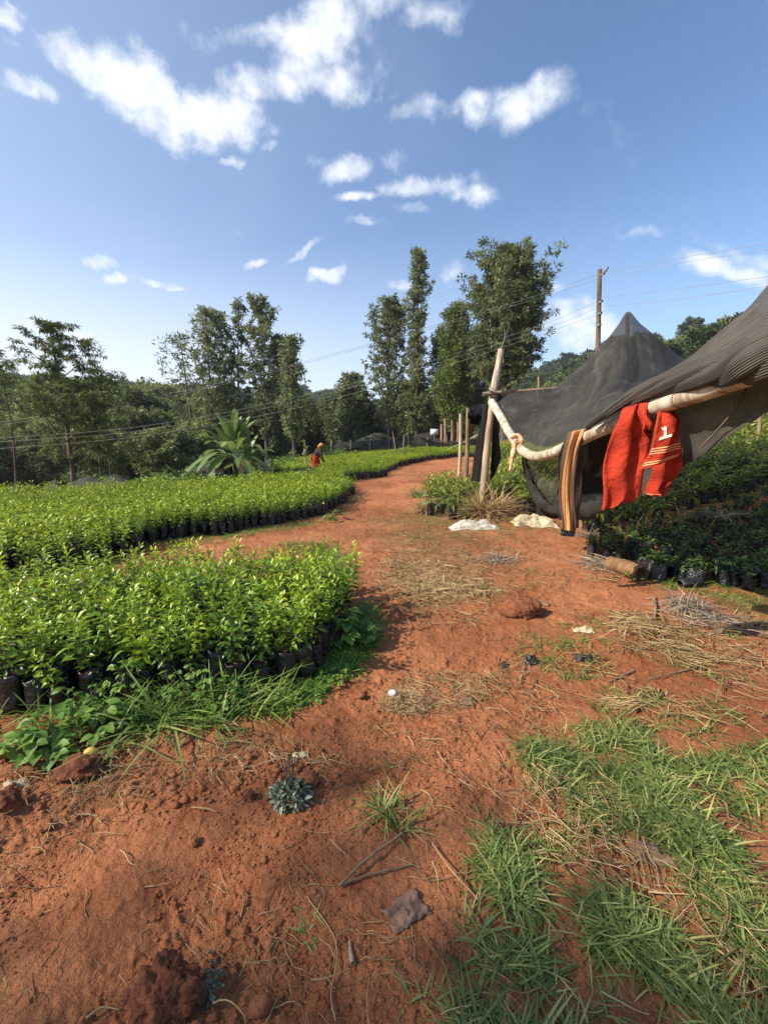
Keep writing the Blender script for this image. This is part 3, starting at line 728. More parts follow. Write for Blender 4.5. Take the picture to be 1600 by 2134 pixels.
for (px, py, s, nm) in [(897, 1074, 1.3, 'leftmost black bag beside the dry grass tuft'), (917, 1076, 1.3, 'middle black bag beside the dry grass tuft'), (942, 1082, 1.35, 'tallest black bag beside the dry grass tuft'),
                        (1222, 1108, 1.25, 'black bag just behind the striped hanging cloth'), (1240, 1112, 1.3, 'round black bag right of the striped hanging cloth'), (1262, 1108, 1.2, 'black bag under the red sweatshirt hem'),
                        (1295, 1106, 1.2, 'black bag under the gap between the red garments'), (1325, 1104, 1.2, 'black bag below the striped red shorts'), (1368, 1100, 1.25, 'end black bag right of the red garments')]:
    p = G(px, py)
    place(KM, 'M', int(r.integers(0, NV)), (p[0], p[1], hz(p[0], p[1]) - .01), r.uniform(0, 6.28), 'plant in the ' + nm, 'larger bagged plants near the net', s, tuple(r.normal(0, .06, 2)))
# ------------------------------------------------------------------ trees
def tree_geo(seed, H, env, nb=26, ang=(.5, .9), z0=.2, lw=(.30, .09), cl=16, per=4, cr=.35, trunk=.16, lean=(0, 0), upcurve=.35, multi=1, flat=0.0, up=.2, skip=None, bare=.35):
    r = np.random.default_rng(seed); gt = Geo(); gl = Geo(); cents = []
    for mt in range(multi):
        base = np.array([r.normal(0, .25 * (multi > 1)), r.normal(0, .25 * (multi > 1)), -.3]); top = np.array([lean[0] + base[0] * 3, lean[1] + base[1] * 3, H * (1 if mt == 0 else r.uniform(.8, .97))])
        ctl = [base, base * .5 + top * .5 * [1, 1, 1] + np.array([*r.normal(0, H * .012, 2), 0]), top]; sp = cat_mull(ctl, 14)
        tube(gt, sp, np.linspace(trunk, trunk * .12, 14) * (1 + .5 * np.exp(-np.arange(14) * 1.2)), 8, cap=False, wob=.12, seed=seed)
        n = nb // multi
        for k in range(n):
            t = z0 + (1 - z0) * (k + r.uniform(0, 1)) / n; t = min(t, .985)
            p0 = np.array([np.interp(t, np.linspace(0, 1, 14), sp[:, c]) for c in range(3)])
            a = k * 2.4 + r.uniform(-.5, .5) + mt; R = env(t) * r.uniform(.55, 1.12) + .12; e = r.uniform(*ang)
            d = np.array([math.cos(a) * math.sin(e), math.sin(a) * math.sin(e), math.cos(e)]); l = R / max(math.sin(e), .35); l = min(l, max((H * 1.0 - p0[2]) / (math.cos(e) + upcurve * .5), .18))
            p1 = p0 + d * l * .55; p2 = p0 + d * l + np.array([0, 0, upcurve * l * .5]) + r.normal(0, .04 * l, 3)
            bp = cat_mull([p0, p1, p2], 7); tube(gt, bp, np.linspace(max(trunk * .36 * (1 - t * .6), .02), .008, 7), 4, cap=False)
            if skip and r.uniform() < skip(t): 
                continue
            m = max(int(per * (.5 + l * .7)), 2)
            for s in np.linspace(bare, 1.02, m) + r.normal(0, .05, m):
                q = np.array([np.interp(s, np.linspace(0, 1, 7), bp[:, c]) for c in range(3)])
                cents.append(q + r.normal(0, .16 * R + .05, 3) * [1, 1, .6 if flat == 0 else .25])
        cents.append(sp[-1]); cents.append(sp[-2])
    cents = np.array(cents); K = len(cents)
    tm = [leaf(1, lw[1] / lw[0], 1, .3, .1, .9, .45, .6), leaf(1, lw[1] / lw[0], 2, .5, .15, .9, .4, .6)]
    ctone = r.normal(0, .16, K)
    n = K * cl; ci = np.repeat(np.arange(K), cl)
    size = r.uniform(.7, 1.25, K)[ci]
    off = rdirs(n, -1, 1, r) * (r.uniform(0, 1, n) ** .45)[:, None] * cr * size[:, None] * np.array([1, 1, .8 if flat == 0 else flat])
    D = norm(off + rdirs(n, -1, 1, r) * cr * .5 + np.array([0, 0, up * cr])); N = rdirs(n, -.2, 1, r)
    if flat: N = norm(N * .5 + [0, 0, 1.])
    col = ctone[ci] + r.normal(0, .1, n); sc = lw[0] * r.uniform(.6, 1.3, n)
    Pp = cents[ci] + off - D * sc[:, None] * .4
    for q in range(2):
        m = (np.arange(n) % 2) == q; gl.extend(tm[q], frames(D[m], N[m]), Pp[m], sc[m], col[m])
    return gt, gl
def plant_tree(name, base, geos, label, cat='tree', leafmat='tree', group=None, rz=0):
    gt, gl = geos; o = empty(name, base, label, cat, group, rz)
    obj('trunk', gt, M['bark'], o, True); obj('crown', gl, M[leafmat], o); return o
def at(px, Y, dz=0.0):
    x = (px - CX) / FPX * Y * 1.0; d = ray_dir(px, HOR); x = d[0] / d[1] * Y
    return (x, Y, float(hg(x, Y)) + dz)
def top_h(px, py, Y): return P(px, py, Y)[2]
def spindle(w, k=.8, lo=.15):  # narrow, widest low
    return lambda t: w * (math.sin(math.pi * min(max((t - lo * .5), 0), 1) ** k) ** .8 + .12)
def tr(px, top, Y, w, label, seed, leafmat='tree', name='silky_oak_tree', group=None, dz=0, env=None, **kw):
    b = at(px, Y, dz); H = top_h(px, top, Y) - b[2]; ww = w / FPX * Y
    kw.setdefault('nb', int(16 + H * 2.0))
    return plant_tree(name, b, tree_geo(seed, H, env(ww) if env else spindle(ww), **kw), label, 'tree', leafmat, group)
# tall group, left of centre
tr(437, 645, 36, 30, 'slender open crowned tree at the left end of the tall group behind the banana plant', 11, nb=34, z0=.25, cl=20, cr=.34, lw=(.3, .09), lean=(.3, 0), ang=(.35, .7))
tr(405, 700, 37, 44, 'sparse tree with thin branches reaching left over the woods, left of the tall group', 12, nb=18, z0=.5, cl=14, per=3, cr=.4, lw=(.34, .1), lean=(-.6, 0), ang=(.8, 1.3))
tr(472, 655, 38, 19, 'tall dark tree second from the left in the tall group', 13, nb=24, cl=20, cr=.30, bare=.42, lw=(.36, .11), z0=.22, ang=(.3, .65))
tr(513, 632, 37, 18, 'tall dark tree in the middle of the tall group behind the banana plant', 14, nb=24, cl=20, cr=.30, bare=.42, lw=(.36, .11), z0=.1, ang=(.3, .65))
tr(555, 626, 36, 34, 'tallest dark tree of the group behind the banana plant', 15, nb=36, cl=20, cr=.30, bare=.42, lw=(.36, .11), z0=.12, ang=(.35, .7))
tr(588, 705, 38, 22, 'shorter bushy dark tree on the right flank of the tall group', 16, nb=40, cl=24, cr=.5, lw=(.36, .11), z0=.05, ang=(.35, .7))
tr(614, 705, 31, 19, 'narrow single stemmed tree with bare lower trunk behind the bending person', 17, nb=44, cl=22, per=3, cr=.36, lw=(.30, .1), z0=.2, ang=(.4, .8))
tr(647, 832, 48, 24, 'small twin topped tree in the gap right of the tall group', 18, nb=30, cl=22, cr=.5, lw=(.4, .13), z0=.05, multi=2)
# middle
tr(735, 787, 42, 36, 'dark cone shaped tree left of the two tall spires', 21, nb=54, cl=30, cr=.55, lw=(.4, .13), z0=.02, env=lambda w: (lambda t: w * (1 - t) ** .6 + .15))
tr(706, 825, 46, 30, 'low dark tree just left of the cone shaped tree', 22, nb=36, cl=26, cr=.55, lw=(.4, .13), z0=.02)
tr(770, 850, 44, 30, 'low round topped dark tree between the cone shaped tree and the ragged tall one', 23, nb=34, cl=26, cr=.5, lw=(.4, .13), z0=.02)
tr(812, 628, 40, 50, 'tall ragged tree with bare upright branches left of the thin spire', 24, nb=60, cl=20, per=4, cr=.30, lw=(.3, .1), z0=.12, ang=(.3, .62), upcurve=.6, env=lambda w: (lambda t: w * (.75 if t < .3 else 1.05 - .75 * abs(t - .45))))
tr(868, 523, 38, 26, 'very tall thin spire tree, highest and narrowest in the middle', 25, nb=84, cl=24, per=4, cr=.28, lw=(.28, .09), z0=.12, ang=(.4, .8), env=lambda w: (lambda t: w * (1.0 if t < .3 else (.55 if t < .62 else (.7 if t < .72 else .85 * (1 - t) ** .3)))))
tr(860, 800, 39, 30, 'dark bushy tree wrapped round the foot of the thin spire', 26, nb=34, cl=30, cr=.5, lw=(.36, .12), z0=.05)
tr(912, 690, 42, 24, 'dark slim tree behind the yellowish conifer', 27, nb=40, cl=26, cr=.45, lw=(.36, .11), z0=.1)
tr(945, 640, 36, 44, 'yellowish green conifer like tree left of the big broad tree', 28, 'treeyel', 'conifer_tree', nb=76, cl=50, cr=.48, lw=(.26, .07), z0=.1, ang=(.5, 1.0), env=lambda w: (lambda t: w * .8 * (1.05 - t) ** .55 + .1))
tr(978, 700, 38, 34, 'dark green lower tree tucked between conifer and big broad tree', 29, nb=44, cl=28, cr=.5, lw=(.36, .11), z0=.15)
tr(1048, 524, 31, 70, 'big broad bushy tree rising behind the leaning white post', 30, nb=110, cl=40, per=6, cr=.34, lw=(.27, .08), z0=.26, trunk=.24, ang=(.5, 1.15), env=lambda w: (lambda t: w * (.95 if t < .45 else (1.02 - .0 * t if t < .62 else .98 - 1.45 * (t - .62)))), bare=.25)
# woods behind, left
def woods_env(w): return lambda t: w * (math.sin(math.pi * min(t + .12, 1) ** .9) ** .7 + .12)
WT = []
for v in range(6):
    r = np.random.default_rng(400 + v)
    WT.append(tree_geo(400 + v, 8.0, woods_env(2.3 + .3 * (v % 3)), nb=44, cl=42, per=5, cr=.62, lw=(.42, .17), z0=.06, trunk=.17, ang=(.5, 1.2)))
wm = [(a.mesh('trunk', M['bark'], True), b.mesh('crown', M['wood'])) for a, b in WT]
def wood_tree(v, loc, s, label, group, name='woodland_tree', mats=None):
    o = empty(name, loc, label, 'tree', group, rz=v * 1.7 + loc[0]); o.scale = s
    obj('trunk', wm[v % 6][0], None, o); obj('crown', wm[v % 6][1], None, o); return o
rw = np.random.default_rng(90)
LW = 'dark green tree in the dense woods beyond the beds on the left'
for (px, top, Y) in [(10, 815, 44), (55, 800, 52), (100, 830, 40), (150, 800, 55), (195, 815, 50), (232, 795, 56), (262, 815, 48), (292, 820, 42), (322, 805, 58), (352, 812, 50), (385, 825, 55), (412, 845, 44), (30, 870, 34), (85, 885, 33),
                     (190, 880, 34), (235, 870, 36), (280, 865, 34), (330, 862, 36), (375, 870, 38), (415, 880, 36), (455, 850, 42), (495, 845, 44), (545, 850, 44), (590, 860, 46), (630, 880, 50), (-40, 780, 50), (-90, 760, 45), (-30, 860, 34),
                     (670, 882, 55), (690, 895, 48), (130, 905, 30), (340, 900, 31), (220, 905, 31), (400, 905, 33), (60, 915, 30), (-20, 910, 29)]:
    b = at(px, Y, -.2); H = top_h(px, top, Y) - b[2]; s = H / 8.0; k = max(s, .55) * rw.uniform(.85, 1.25)
    wood_tree(int(rw.integers(0, 6)), b, (k, k, s), LW, 'trees of the woods on the left')
for (px, top, Y) in [(705, 860, 60), (745, 850, 58), (790, 845, 60), (835, 850, 56), (880, 835, 58), (925, 845, 55), (965, 840, 60), (1000, 850, 52), (900, 870, 45), (1035, 860, 50), (950, 880, 44), (850, 885, 46), (795, 890, 46), (750, 895, 47), (1080, 870, 60)]:
    b = at(px, Y, -.2); H = top_h(px, top, Y) - b[2]; s = H / 8.0; k = max(s, .5) * rw.uniform(.8, 1.1)
    wood_tree(int(rw.integers(0, 6)), b, (k, k, s), 'dark tree filling the gaps behind the tall spires and the net fence', 'trees behind the tall spires')
for (px, top, Y) in [(1005, 832, 75), (1022, 838, 80), (1128, 808, 80), (1145, 802, 85), (1165, 806, 80), (1110, 818, 85), (1090, 828, 80)]:
    b = at(px, Y, -.2); H = max(top_h(px, top, Y) - b[2], 3); s = H / 8.0
    wood_tree(int(rw.integers(0, 6)), b, (s, s, s), 'distant tree showing above the net beside the white post', 'distant trees above the net')
# wooded hill on the right: one mass
def wood_mass(name, label, pts, size, mat, seed):
    r = np.random.default_rng(seed); g = Geo()
    gt, gl = tree_geo(900 + seed, 6.0, woods_env(2.0), nb=26, cl=26, per=4, cr=.6, lw=(.62, .28), z0=.05)
    g.extend(gl, rotz(r.uniform(0, 6.28, len(pts))), pts, np.asarray(size)[:, None] * np.ones((1, 3)), r.normal(0, .15, len(pts)))
    return tag(obj(name, g, M[mat]), label, 'woods', kind='stuff')
r = np.random.default_rng(8); q = np.column_stack([r.uniform(38, 120, 420), r.uniform(62, 110, 420)])
wood_mass('woodland', 'sunlit green woods covering the hill behind the black net', on_ground(q), r.uniform(.6, 1.1, 420), 'bank', 1)
r = np.random.default_rng(18); q = np.column_stack([r.uniform(-260, 120, 520), r.uniform(150, 330, 520)])
wood_mass('woodland', 'hazy distant woods on the far ridge', on_ground(q), r.uniform(1.0, 2.0, 520), 'bank', 2)
# feathery tree on the left
b = at(147, 19.5, 0)
H = top_h(140, 672, 19.5) - b[2]
plant_tree('acacia_tree', b, tree_geo(51, H, lambda t: 1.85 * (1.12 - .75 * t), nb=40, cl=34, per=5, cr=.28, lw=(.22, .06), z0=.2, trunk=.13, ang=(.75, 1.25), upcurve=.5, flat=.35, up=.1, bare=.3, lean=(-.35, 0)),
           'feathery layered tree with a slim bare trunk standing alone at left', 'tree', 'acacia')
b = at(230, 21, 0)
for (px, top, Y, w, lab, sd) in [(205, 712, 21, .6, 'thin leaning sapling spray just right of the feathery tree', 52), (225, 775, 22, 1.1, 'low feathery sapling right of the lone feathery tree', 53), (20, 735, 22, 1.5, 'feathery tree cut by the left edge of the view', 54)]:
    b = at(px, Y, 0); H = top_h(px, top, Y) - b[2]
    plant_tree('acacia_tree', b, tree_geo(sd, H, lambda t, w=w: w * (1.0 if t < .7 else 1.1 - 1.0 * (t - .7) / .3), nb=20, cl=34, per=4, cr=.36, lw=(.20, .05), z0=.3, trunk=.07, ang=(.6, 1.1), upcurve=.5, flat=.35, up=.1), lab, 'tree', 'acacia')
# tree out of view on the left whose shade falls across the foreground
tg = tree_geo(61, 14.6, lambda t: 2.6 * math.sin(math.pi * min(t + .1, 1)) ** .6 + .1, nb=46, cl=17, per=3, cr=.5, lw=(.26, .1), z0=.66, trunk=.17, ang=(.6, 1.2))
plant_tree('shade_tree', (-15.6, -4.9, hz(-15.6, -4.9)), tg, 'spreading tree beside the beds whose shade reaches the foreground', 'tree', 'tree')

# shrubs and low growth
def shrub_geo(seed, H, Rr, n=900, L=.12, W=.06):
    r = np.random.default_rng(seed); g = Geo(); st = Geo(); K = 16
    c = rdirs(K, 0, 1, r) * [Rr, Rr, H] * r.uniform(.35, .85, (K, 1))
    for p in c: tube(st, cat_mull([[0, 0, -.05], p * [.4, .4, .6], p], 5), np.linspace(.015, .004, 5), 4, cap=False)
    ci = r.integers(0, K, n); off = rdirs(n, -1, 1, r) * (r.uniform(0, 1, n) ** .5)[:, None] * .36 * np.array([Rr, Rr, H * .6])
    D = norm(off + rdirs(n, -.3, 1, r) * .12); g.extend(leaf(1, W / L, 2, .35, .2), frames(D, rdirs(n, .2, 1, r)), np.maximum(c[ci] + off, [-9, -9, .02]), L * r.uniform(.6, 1.4, n), r.normal(0, .14, n))
    return st, g
def shrub(px, py, H, Rr, label, seed, mat='weed', Y=None, name='shrub', **kw):
    b = G(px, py) if Y is None else np.array(at(px, Y)); st, g = shrub_geo(seed, H, Rr, **kw)
    o = empty(name, b, label, 'shrub'); obj('stem', st, M['bark'], o); obj('foliage', g, M[mat], o); return o
for i, (px, Y, H, Rr, lab, mt) in enumerate([
    (395, 15.5, .75, 1.0, 'dark leafy bush in front of the banana plant, left side', 'dkleaf'), (330, 16, .8, .9, 'broadleaf bush between the low grey nets and the banana plant', 'weed'),
    (300, 14.6, .55, .6, 'small bush directly behind the middle left bed', 'weed'), (455, 15.8, .55, .8, 'low dark bush at the foot of the banana plant', 'dkleaf'),
    (215, 16.5, .55, .6, 'small broadleaf bush right of the grey net tent', 'weed'), (560, 21, 1.0, 1.1, 'leafy bush right of the banana plant', 'weed'), (590, 24, 1.2, 1.1, 'taller leafy bush left of the bending person', 'weed'),
    (520, 17.5, .45, .7, 'low green bush beside the net right of the banana plant', 'dkleaf'), (680, 30, 1.3, 1.3, 'dark bush behind the bending person', 'dkleaf'), (708, 31, 1.1, 1.2, 'bush beside the left end of the far net fence', 'weed'),
    (100, 22, 1.1, 1.8, 'wide low bush under the feathery tree', 'acacia'), (250, 24, 1.6, 2.2, 'olive bush behind the grey nets', 'acacia'), (20, 20, .8, 1.4, 'grassy bush at the far left margin', 'weed'), (180, 27, 1.8, 2.2, 'rounded bush behind the feathery tree trunk', 'acacia'),
    (330, 26, 1.7, 2.3, 'brownish bush mass left of the banana plant', 'acacia'), (400, 25, 1.5, 1.4, 'yellow green bush just left of the banana leaves', 'mango'),
    (836, 29.5, .9, .9, 'small leafy bush in the field before the fence', 'mango'), (735, 30.2, .8, .7, 'little green bush by the fence line', 'mango'),
    (1075, 17, .9, 1.1, 'leafy green bush behind the leaning post', 'weed'), (1120, 15, .7, .9, 'low bush on the red bank under the net', 'mango'), (1052, 21, .9, 1.2, 'bright bush on the red bank by the brown post', 'mango')]):
    shrub(px, 0, H, Rr, lab, 600 + i, mt, Y, n=1100, L=.13 if mt != 'acacia' else .16)

# banana plant
def banana(base, label, nleaf, H, seed, spread=1.0, L=2.1):
    r = np.random.default_rng(seed); o = empty('banana_plant', base, label, 'banana plant')
    g = Geo(); tube(g, [[0, 0, -.1], [.03, 0, H * .3], [0, .02, H * .5]], [.16, .12, .08], 10, 8); obj('trunk', g, M['stem'], o, True)
    for k in range(nleaf):
        a = k * 2.4 + r.uniform(-.3, .3); t = k / nleaf; e = 1.5 - t ** 1.2 * 1.55 * spread + r.normal(0, .12); l = L * r.uniform(.85, 1.1) * (.85 + .2 * math.sin(3 * t))
        seg = 14; s = np.linspace(0, 1, seg + 1); dr = (.30 + .85 * t) * l
        cx_ = np.cos(e) * s * l; cz = np.sin(e) * s * l - dr * s ** 2.4 * (.25 + .6 * math.cos(e)); ca, sa = math.cos(a), math.sin(a)
        bl = np.clip((s - .26) / .74, 0, 1); wd = .092 * l * np.clip(np.sin(math.pi * bl ** .62), 0, 1) ** .45 + .012
        rows = []
        for j in range(seg + 1):
            c = np.array([ca * cx_[j], sa * cx_[j], H * .46 + cz[j]]); side = np.array([-sa, ca, 0]); upv = np.array([-ca * math.sin(e) * .6, -sa * math.sin(e) * .6, 1 * .8])
            for u in (-1, -.5, 0, .5, 1):
                rag = 1 + (.4 * r.uniform(-1, .3) if abs(u) == 1 else 0)
                rows.append(c + side * u * wd[j] * rag + upv * (abs(u) * wd[j] * .45 * (1 - .9 * t)) )
        F = [[j * 5 + u, j * 5 + u + 1, (j + 1) * 5 + u + 1, (j + 1) * 5 + u] for j in range(seg) for u in range(4) if not (r.uniform() < .05 and u in (0, 3))]
        g = Geo().add(rows, F, np.tile([.45, .5, .9, .5, .45], seg + 1) + r.normal(0, .08)); obj('leaf', g, M['banana'] if t < .86 else M['straw'], o)
    return o
bb = at(487, 17.8)
banana(bb, 'big banana plant with upright fan of broad leaves beyond the middle bed', 46, 2.0, 5, 1.0, 2.3)
banana(at(515, 18.3), 'smaller banana plant with drooping leaves against the right of the big one', 14, 1.5, 6, 1.2, 1.9)
banana(at(425, 18.2), 'young banana sucker with pale leaves left of the big plant', 7, .7, 7, .8, 1.3)

# ------------------------------------------------------------------ utility pole and wires
pb = at(1243, 19.0); ptop = P(1249, 562, 19.0)
o = empty('utility_pole', (pb[0], pb[1], pb[2] - .2), 'weathered wooden utility pole rising behind the black net peak', 'utility pole')
g = Geo(); hh = ptop[2] - pb[2] + .2; dx = ptop[0] - pb[0]
tube(g, [[0, 0, 0], [dx * .5 - .02, 0, hh * .5], [dx, 0, hh]], [.115, .10, .085], 12, 16, wob=.05); obj('pole', g, M['util'], o, True)
g = Geo(); tube(g, [[dx - .02, 0, hh - .2], [dx + .2, -.12, hh - .1], [dx + .26, -.15, hh + .05]], .035, 6, 6); obj('bracket', g, M['bark'], o, True)
for (z) in (.25, 1.3, 1.75, 2.2):
    g = Geo(); tube(g, [[dx + .02, -.10, hh - z], [dx + .06, -.30, hh - z]], [.03, .05], 8, 4); obj('insulator', g, M['wire'], o, True)
wires = [([(1249, 570, 19), (1420, 537, 14), (1600, 508, 10.5), (1750, 480, 9)], 'upper overhead wire running right from the utility pole'),
         ([(1249, 580, 19), (1420, 548, 14), (1600, 520, 10.5), (1750, 495, 9)], 'second overhead wire running right from the utility pole'),
         ([(1245, 620, 19), (1400, 603, 15), (1600, 576, 11), (1750, 552, 9)], 'third overhead wire running right from the utility pole'),
         ([(1245, 640, 19), (1400, 625, 15), (1600, 596, 11), (1750, 575, 9)], 'lowest overhead wire running right from the utility pole'),
         ([(1249, 570, 19), (1100, 622, 19.5), (900, 680, 20), (640, 752, 20.5), (350, 822, 21), (0, 880, 21), (-250, 905, 21)], 'upper wire crossing the trees left of the utility pole'),
         ([(1249, 580, 19), (1100, 628, 19.5), (900, 684, 20), (640, 756, 20.5), (350, 827, 21), (0, 886, 21), (-250, 912, 21)], 'second wire crossing the trees just under the upper one'),
         ([(1245, 628, 19), (1130, 676, 18.7), (880, 758, 18), (610, 830, 17), (300, 888, 16), (0, 913, 15), (-200, 925, 15)], 'pale wire sagging left over the woods, third from the top'),
         ([(1245, 642, 19), (1130, 687, 18.7), (880, 766, 18), (610, 838, 17), (300, 897, 16), (0, 921, 15), (-200, 933, 15)], 'pale wire sagging left over the woods, lowest but one'),
         ([(1245, 655, 19), (1130, 696, 18.7), (880, 778, 18), (610, 852, 17), (300, 908, 16), (0, 935, 15), (-200, 950, 15)], 'lowest pale wire sagging left in front of the feathery tree')]
for pts, lab in wires:
    g = Geo(); pp = np.array([P(*p) for p in pts]); tube(g, pp, .006, 5, 40); tag(obj('overhead_wire', g, M['wire'], smooth=True), lab, 'wire', 'overhead wires from the utility pole')
# ------------------------------------------------------------------ nets and poles
def sheet(rows, nu=60, nv=40, wr=.02, seed=0, wscale=(10, 3), name='sheet', mat='net', parent=None, ripple=0.0):
    R0 = [cat_mull([P(*p) for p in row], nu) for row in rows]; R0 = np.array(R0)
    Sf = np.stack([cat_mull(R0[:, i], nv) for i in range(nu)], 1)  # nv, nu, 3
    du = np.gradient(Sf, axis=1); dv = np.gradient(Sf, axis=0); N = norm(np.cross(du, dv))
    U, V = np.meshgrid(np.linspace(0, 1, nu), np.linspace(0, 1, nv))
    edge = np.clip(np.sin(np.pi * V), 0, 1) ** .4
    n = (fbm(U * wscale[0] + seed * 3.3, V * wscale[1], 4, 70 + seed) - .5) * 2 + ripple * np.sin(U * wscale[0] * 9 + 3 * V + 2 * fbm(U * 5, V * 3, 2, seed))
    Sf = Sf + N * (n * wr * (.25 + .75 * edge))[..., None]
    F = [[j * nu + i, j * nu + i + 1, (j + 1) * nu + i + 1, (j + 1) * nu + i] for j in range(nv - 1) for i in range(nu - 1)]
    g = Geo().add(Sf.reshape(-1, 3), F); me = g.mesh(name, M[mat], True)
    uv = me.uv_layers.new(name='UVMap'); Lp = g.arr()[1]
    uvs = np.stack([U.ravel()[Lp], V.ravel()[Lp]], 1).astype(np.float32); uv.data.foreach_set('uv', uvs.ravel())
    o = bpy.data.objects.new(name, me); scene.collection.objects.link(o)
    if parent: o.parent = parent
    return o, Sf
def pole(name, pts, rad, label, mat='brownpole', k=10, n=24, wob=.08, seed=0, cat='pole', knots=True, group=None):
    pp = np.array([P(*p) if len(p) == 3 else np.array(p[:3]) for p in pts]); g = Geo(); tube(g, pp, rad, k, n, wob=wob, seed=seed)
    return tag(obj(name, g, M[mat], smooth=True), label, cat, group)
def post(name, px0, py0, px1, py1, Y, r0, r1, label, mat='brownpole', seed=0, Y1=None):
    a = P(px0, py0, Y); a[2] = min(a[2], float(hg(a[0], a[1]))) - .1; b_ = P(px1, py1, Y1 or Y); g = Geo()
    tube(g, np.array([a, a * .5 + b_ * .5 + [r0 * .4, 0, 0], b_]), [r0, (r0 + r1) / 2, r1], 10, 18, wob=.1, seed=seed)
    return tag(obj(name, g, M[mat], smooth=True), label, 'post')
# leaning main post: brown lower pole with a white peeled pole lashed above it
o = empty('leaning_post', G(1008, 1030), 'tall leaning post, brown below and peeled white above, holding the net corner', 'post')
def world_part(name, pts, rad, mat, par, k=10, n=20, wob=.08, seed=0, smooth=True):
    pp = np.array([P(*p) for p in pts]) - np.array(par.location); g = Geo(); tube(g, pp, rad, k, n, wob=wob, seed=seed); return obj(name, g, M[mat], par, smooth)
world_part('lower_pole', [(1004, 1050, 10), (1014, 940, 10.0), (1026, 835, 10)], [.085, .08, .07], 'greypole', o, seed=1)
world_part('upper_pole', [(1024, 845, 9.9), (1034, 785, 9.9), (1044, 728, 9.9)], [.085, .08, .065], 'paleb', o, seed=2)
world_part('stub_branch', [(1044, 730, 9.9), (1052, 700, 9.9), (1048, 678, 9.9)], [.02, .015, .008], 'bark', o, 5, 8)
world_part('stub_branch', [(1050, 710, 9.9), (1058, 690, 9.8), (1060, 672, 9.8)], [.012, .01, .006], 'bark', o, 5, 8)
world_part('cross_peg', [(1005, 821, 9.8), (1028, 820, 9.8), (1044, 818, 9.8)], [.045, .05, .05], 'deadgrey', o, 7, 8)
world_part('split_stub', [(1020, 806, 9.8), (1028, 818, 9.8), (1034, 826, 9.8)], [.03, .06, .05], 'paleb', o, 7, 6)
# net lashed round the post head
g = Geo()
for t in range(3): tube(g, np.array([P(1018 + 3 * t, 815 + 7 * t, 9.85), P(1034, 822 + 6 * t, 9.72), P(1042 - t, 826 + 6 * t, 9.9)]) - np.array(o.location), .045, 7, 10, wob=.2, seed=t)
obj('net_lashing', g, M['darkcloth'], o, True)

tag(sheet([[(1028, 835, 10.15), (1014, 832, 10.2), (1010, 836, 10.3)], [(1022, 880, 10.15), (1006, 880, 10.2), (1000, 890, 10.4)], [(1012, 940, 10.15), (998, 945, 10.2), (988, 950, 10.4)], [(1006, 1005, 10.15), (994, 1004, 10.2), (981, 1002, 10.4)]],
    16, 30, .05, 3, (5, 1.5), 'hanging_net', 'netblack')[0], 'black net hanging down along the left of the leaning post', 'net')
tag(sheet([[(1024, 842, 10.3), (1030, 840, 10.4), (1036, 845, 10.6)], [(1026, 900, 10.3), (1032, 900, 10.4), (1040, 905, 10.6)], [(1020, 1000, 10.4), (1030, 990, 10.4), (1044, 955, 10.6)]],
    12, 24, .04, 4, (4, 1.5), 'hanging_net', 'netblack')[0], 'narrow black net strip hanging right of the leaning post', 'net')

# front poles carrying the net
main_pole = [(1068, 918, 6.9), (1083, 935, 6.4), (1108, 950, 6.0), (1140, 948, 5.4), (1190, 926, 4.7), (1250, 898, 4.05), (1320, 868, 3.35), (1400, 838, 2.8), (1480, 812, 2.45), (1580, 776, 2.1), (1720, 720, 1.75)]
def gnarl(pts, rad, n, k, seed):
    pp = cat_mull([P(*p) for p in pts], n); rr = np.interp(np.linspace(0, 1, n), np.linspace(0, 1, len(rad)), rad); g = Geo(); tube(g, pp, rr, k, None, wob=.05, seed=seed)
    return g, pp, rr
o = empty('bamboo_pole', P(1140, 948, 5.4), 'long bent whitish bamboo pole with dark rings carrying the net and clothes', 'pole')
o.location = (0, 0, 0)
g, mp, mr = gnarl(main_pole, [.052, .062, .066, .062, .058, .055, .055, .052, .05, .05, .05], 80, 14, 5); obj('shaft', g, M['paleb'], o, True)
for i in (8, 20, 27, 34, 42, 50, 57):
    g = Geo(); T_ = norm(mp[i + 1] - mp[i - 1]); tube(g, [mp[i] - T_ * .006, mp[i] - T_ * .002, mp[i] + T_ * .002, mp[i] + T_ * .006], mr[i] * np.array([1.0, 1.07, 1.07, 1.0]), 14, cap=False); obj('ring', g, M['bark'], o, True)
pole('peeled_branch', [(1024, 838, 9.6), (1044, 870, 8.8), (1060, 900, 7.9), (1078, 925, 6.9), (1094, 945, 6.3)], [.085, .08, .075, .07, .055], 'pale peeled branch slanting down from the leaning post to the bamboo pole', 'paleb', seed=8)
g = Geo(); q_ = P(1722, 720, 1.76); tube(g, np.array([[q_[0] + .62, q_[1] - .1, -.2], [q_[0] + .28, q_[1] - .05, 1.2], [q_[0] + .02, q_[1] - .02, 2.55]]), [.06, .055, .05], 12, 20, wob=.08, seed=6)
tag(obj('corner_post', g, M['brownpole'], smooth=True), 'upright brown post carrying the near end of the bamboo pole and the ribbed net', 'post')
# striped rag tied at the bend
g = Geo(); 
for t in range(3): tube(g, [P(1066 + 3 * t, 912 + 3 * t, 6.8), P(1076 + 2 * t, 905, 6.5), P(1088 - t, 918 + 3 * t, 6.4), P(1078, 926, 6.5)], .022, 6, 12, wob=.3, seed=t)
tube(g, [P(1074, 916, 6.45), P(1068, 945, 6.4), P(1062, 982, 6.4)], [.045, .06, .035], 8, 14, wob=.35, ell=.5, seed=9)
tag(obj('tied_rag', g, mat_simple('rag_cloth', (.62, .14, .06), (.80, .56, .32), 14, .9, .4, 60), smooth=True), 'pink and cream rag knotted round the bend of the bamboo pole', 'cloth')

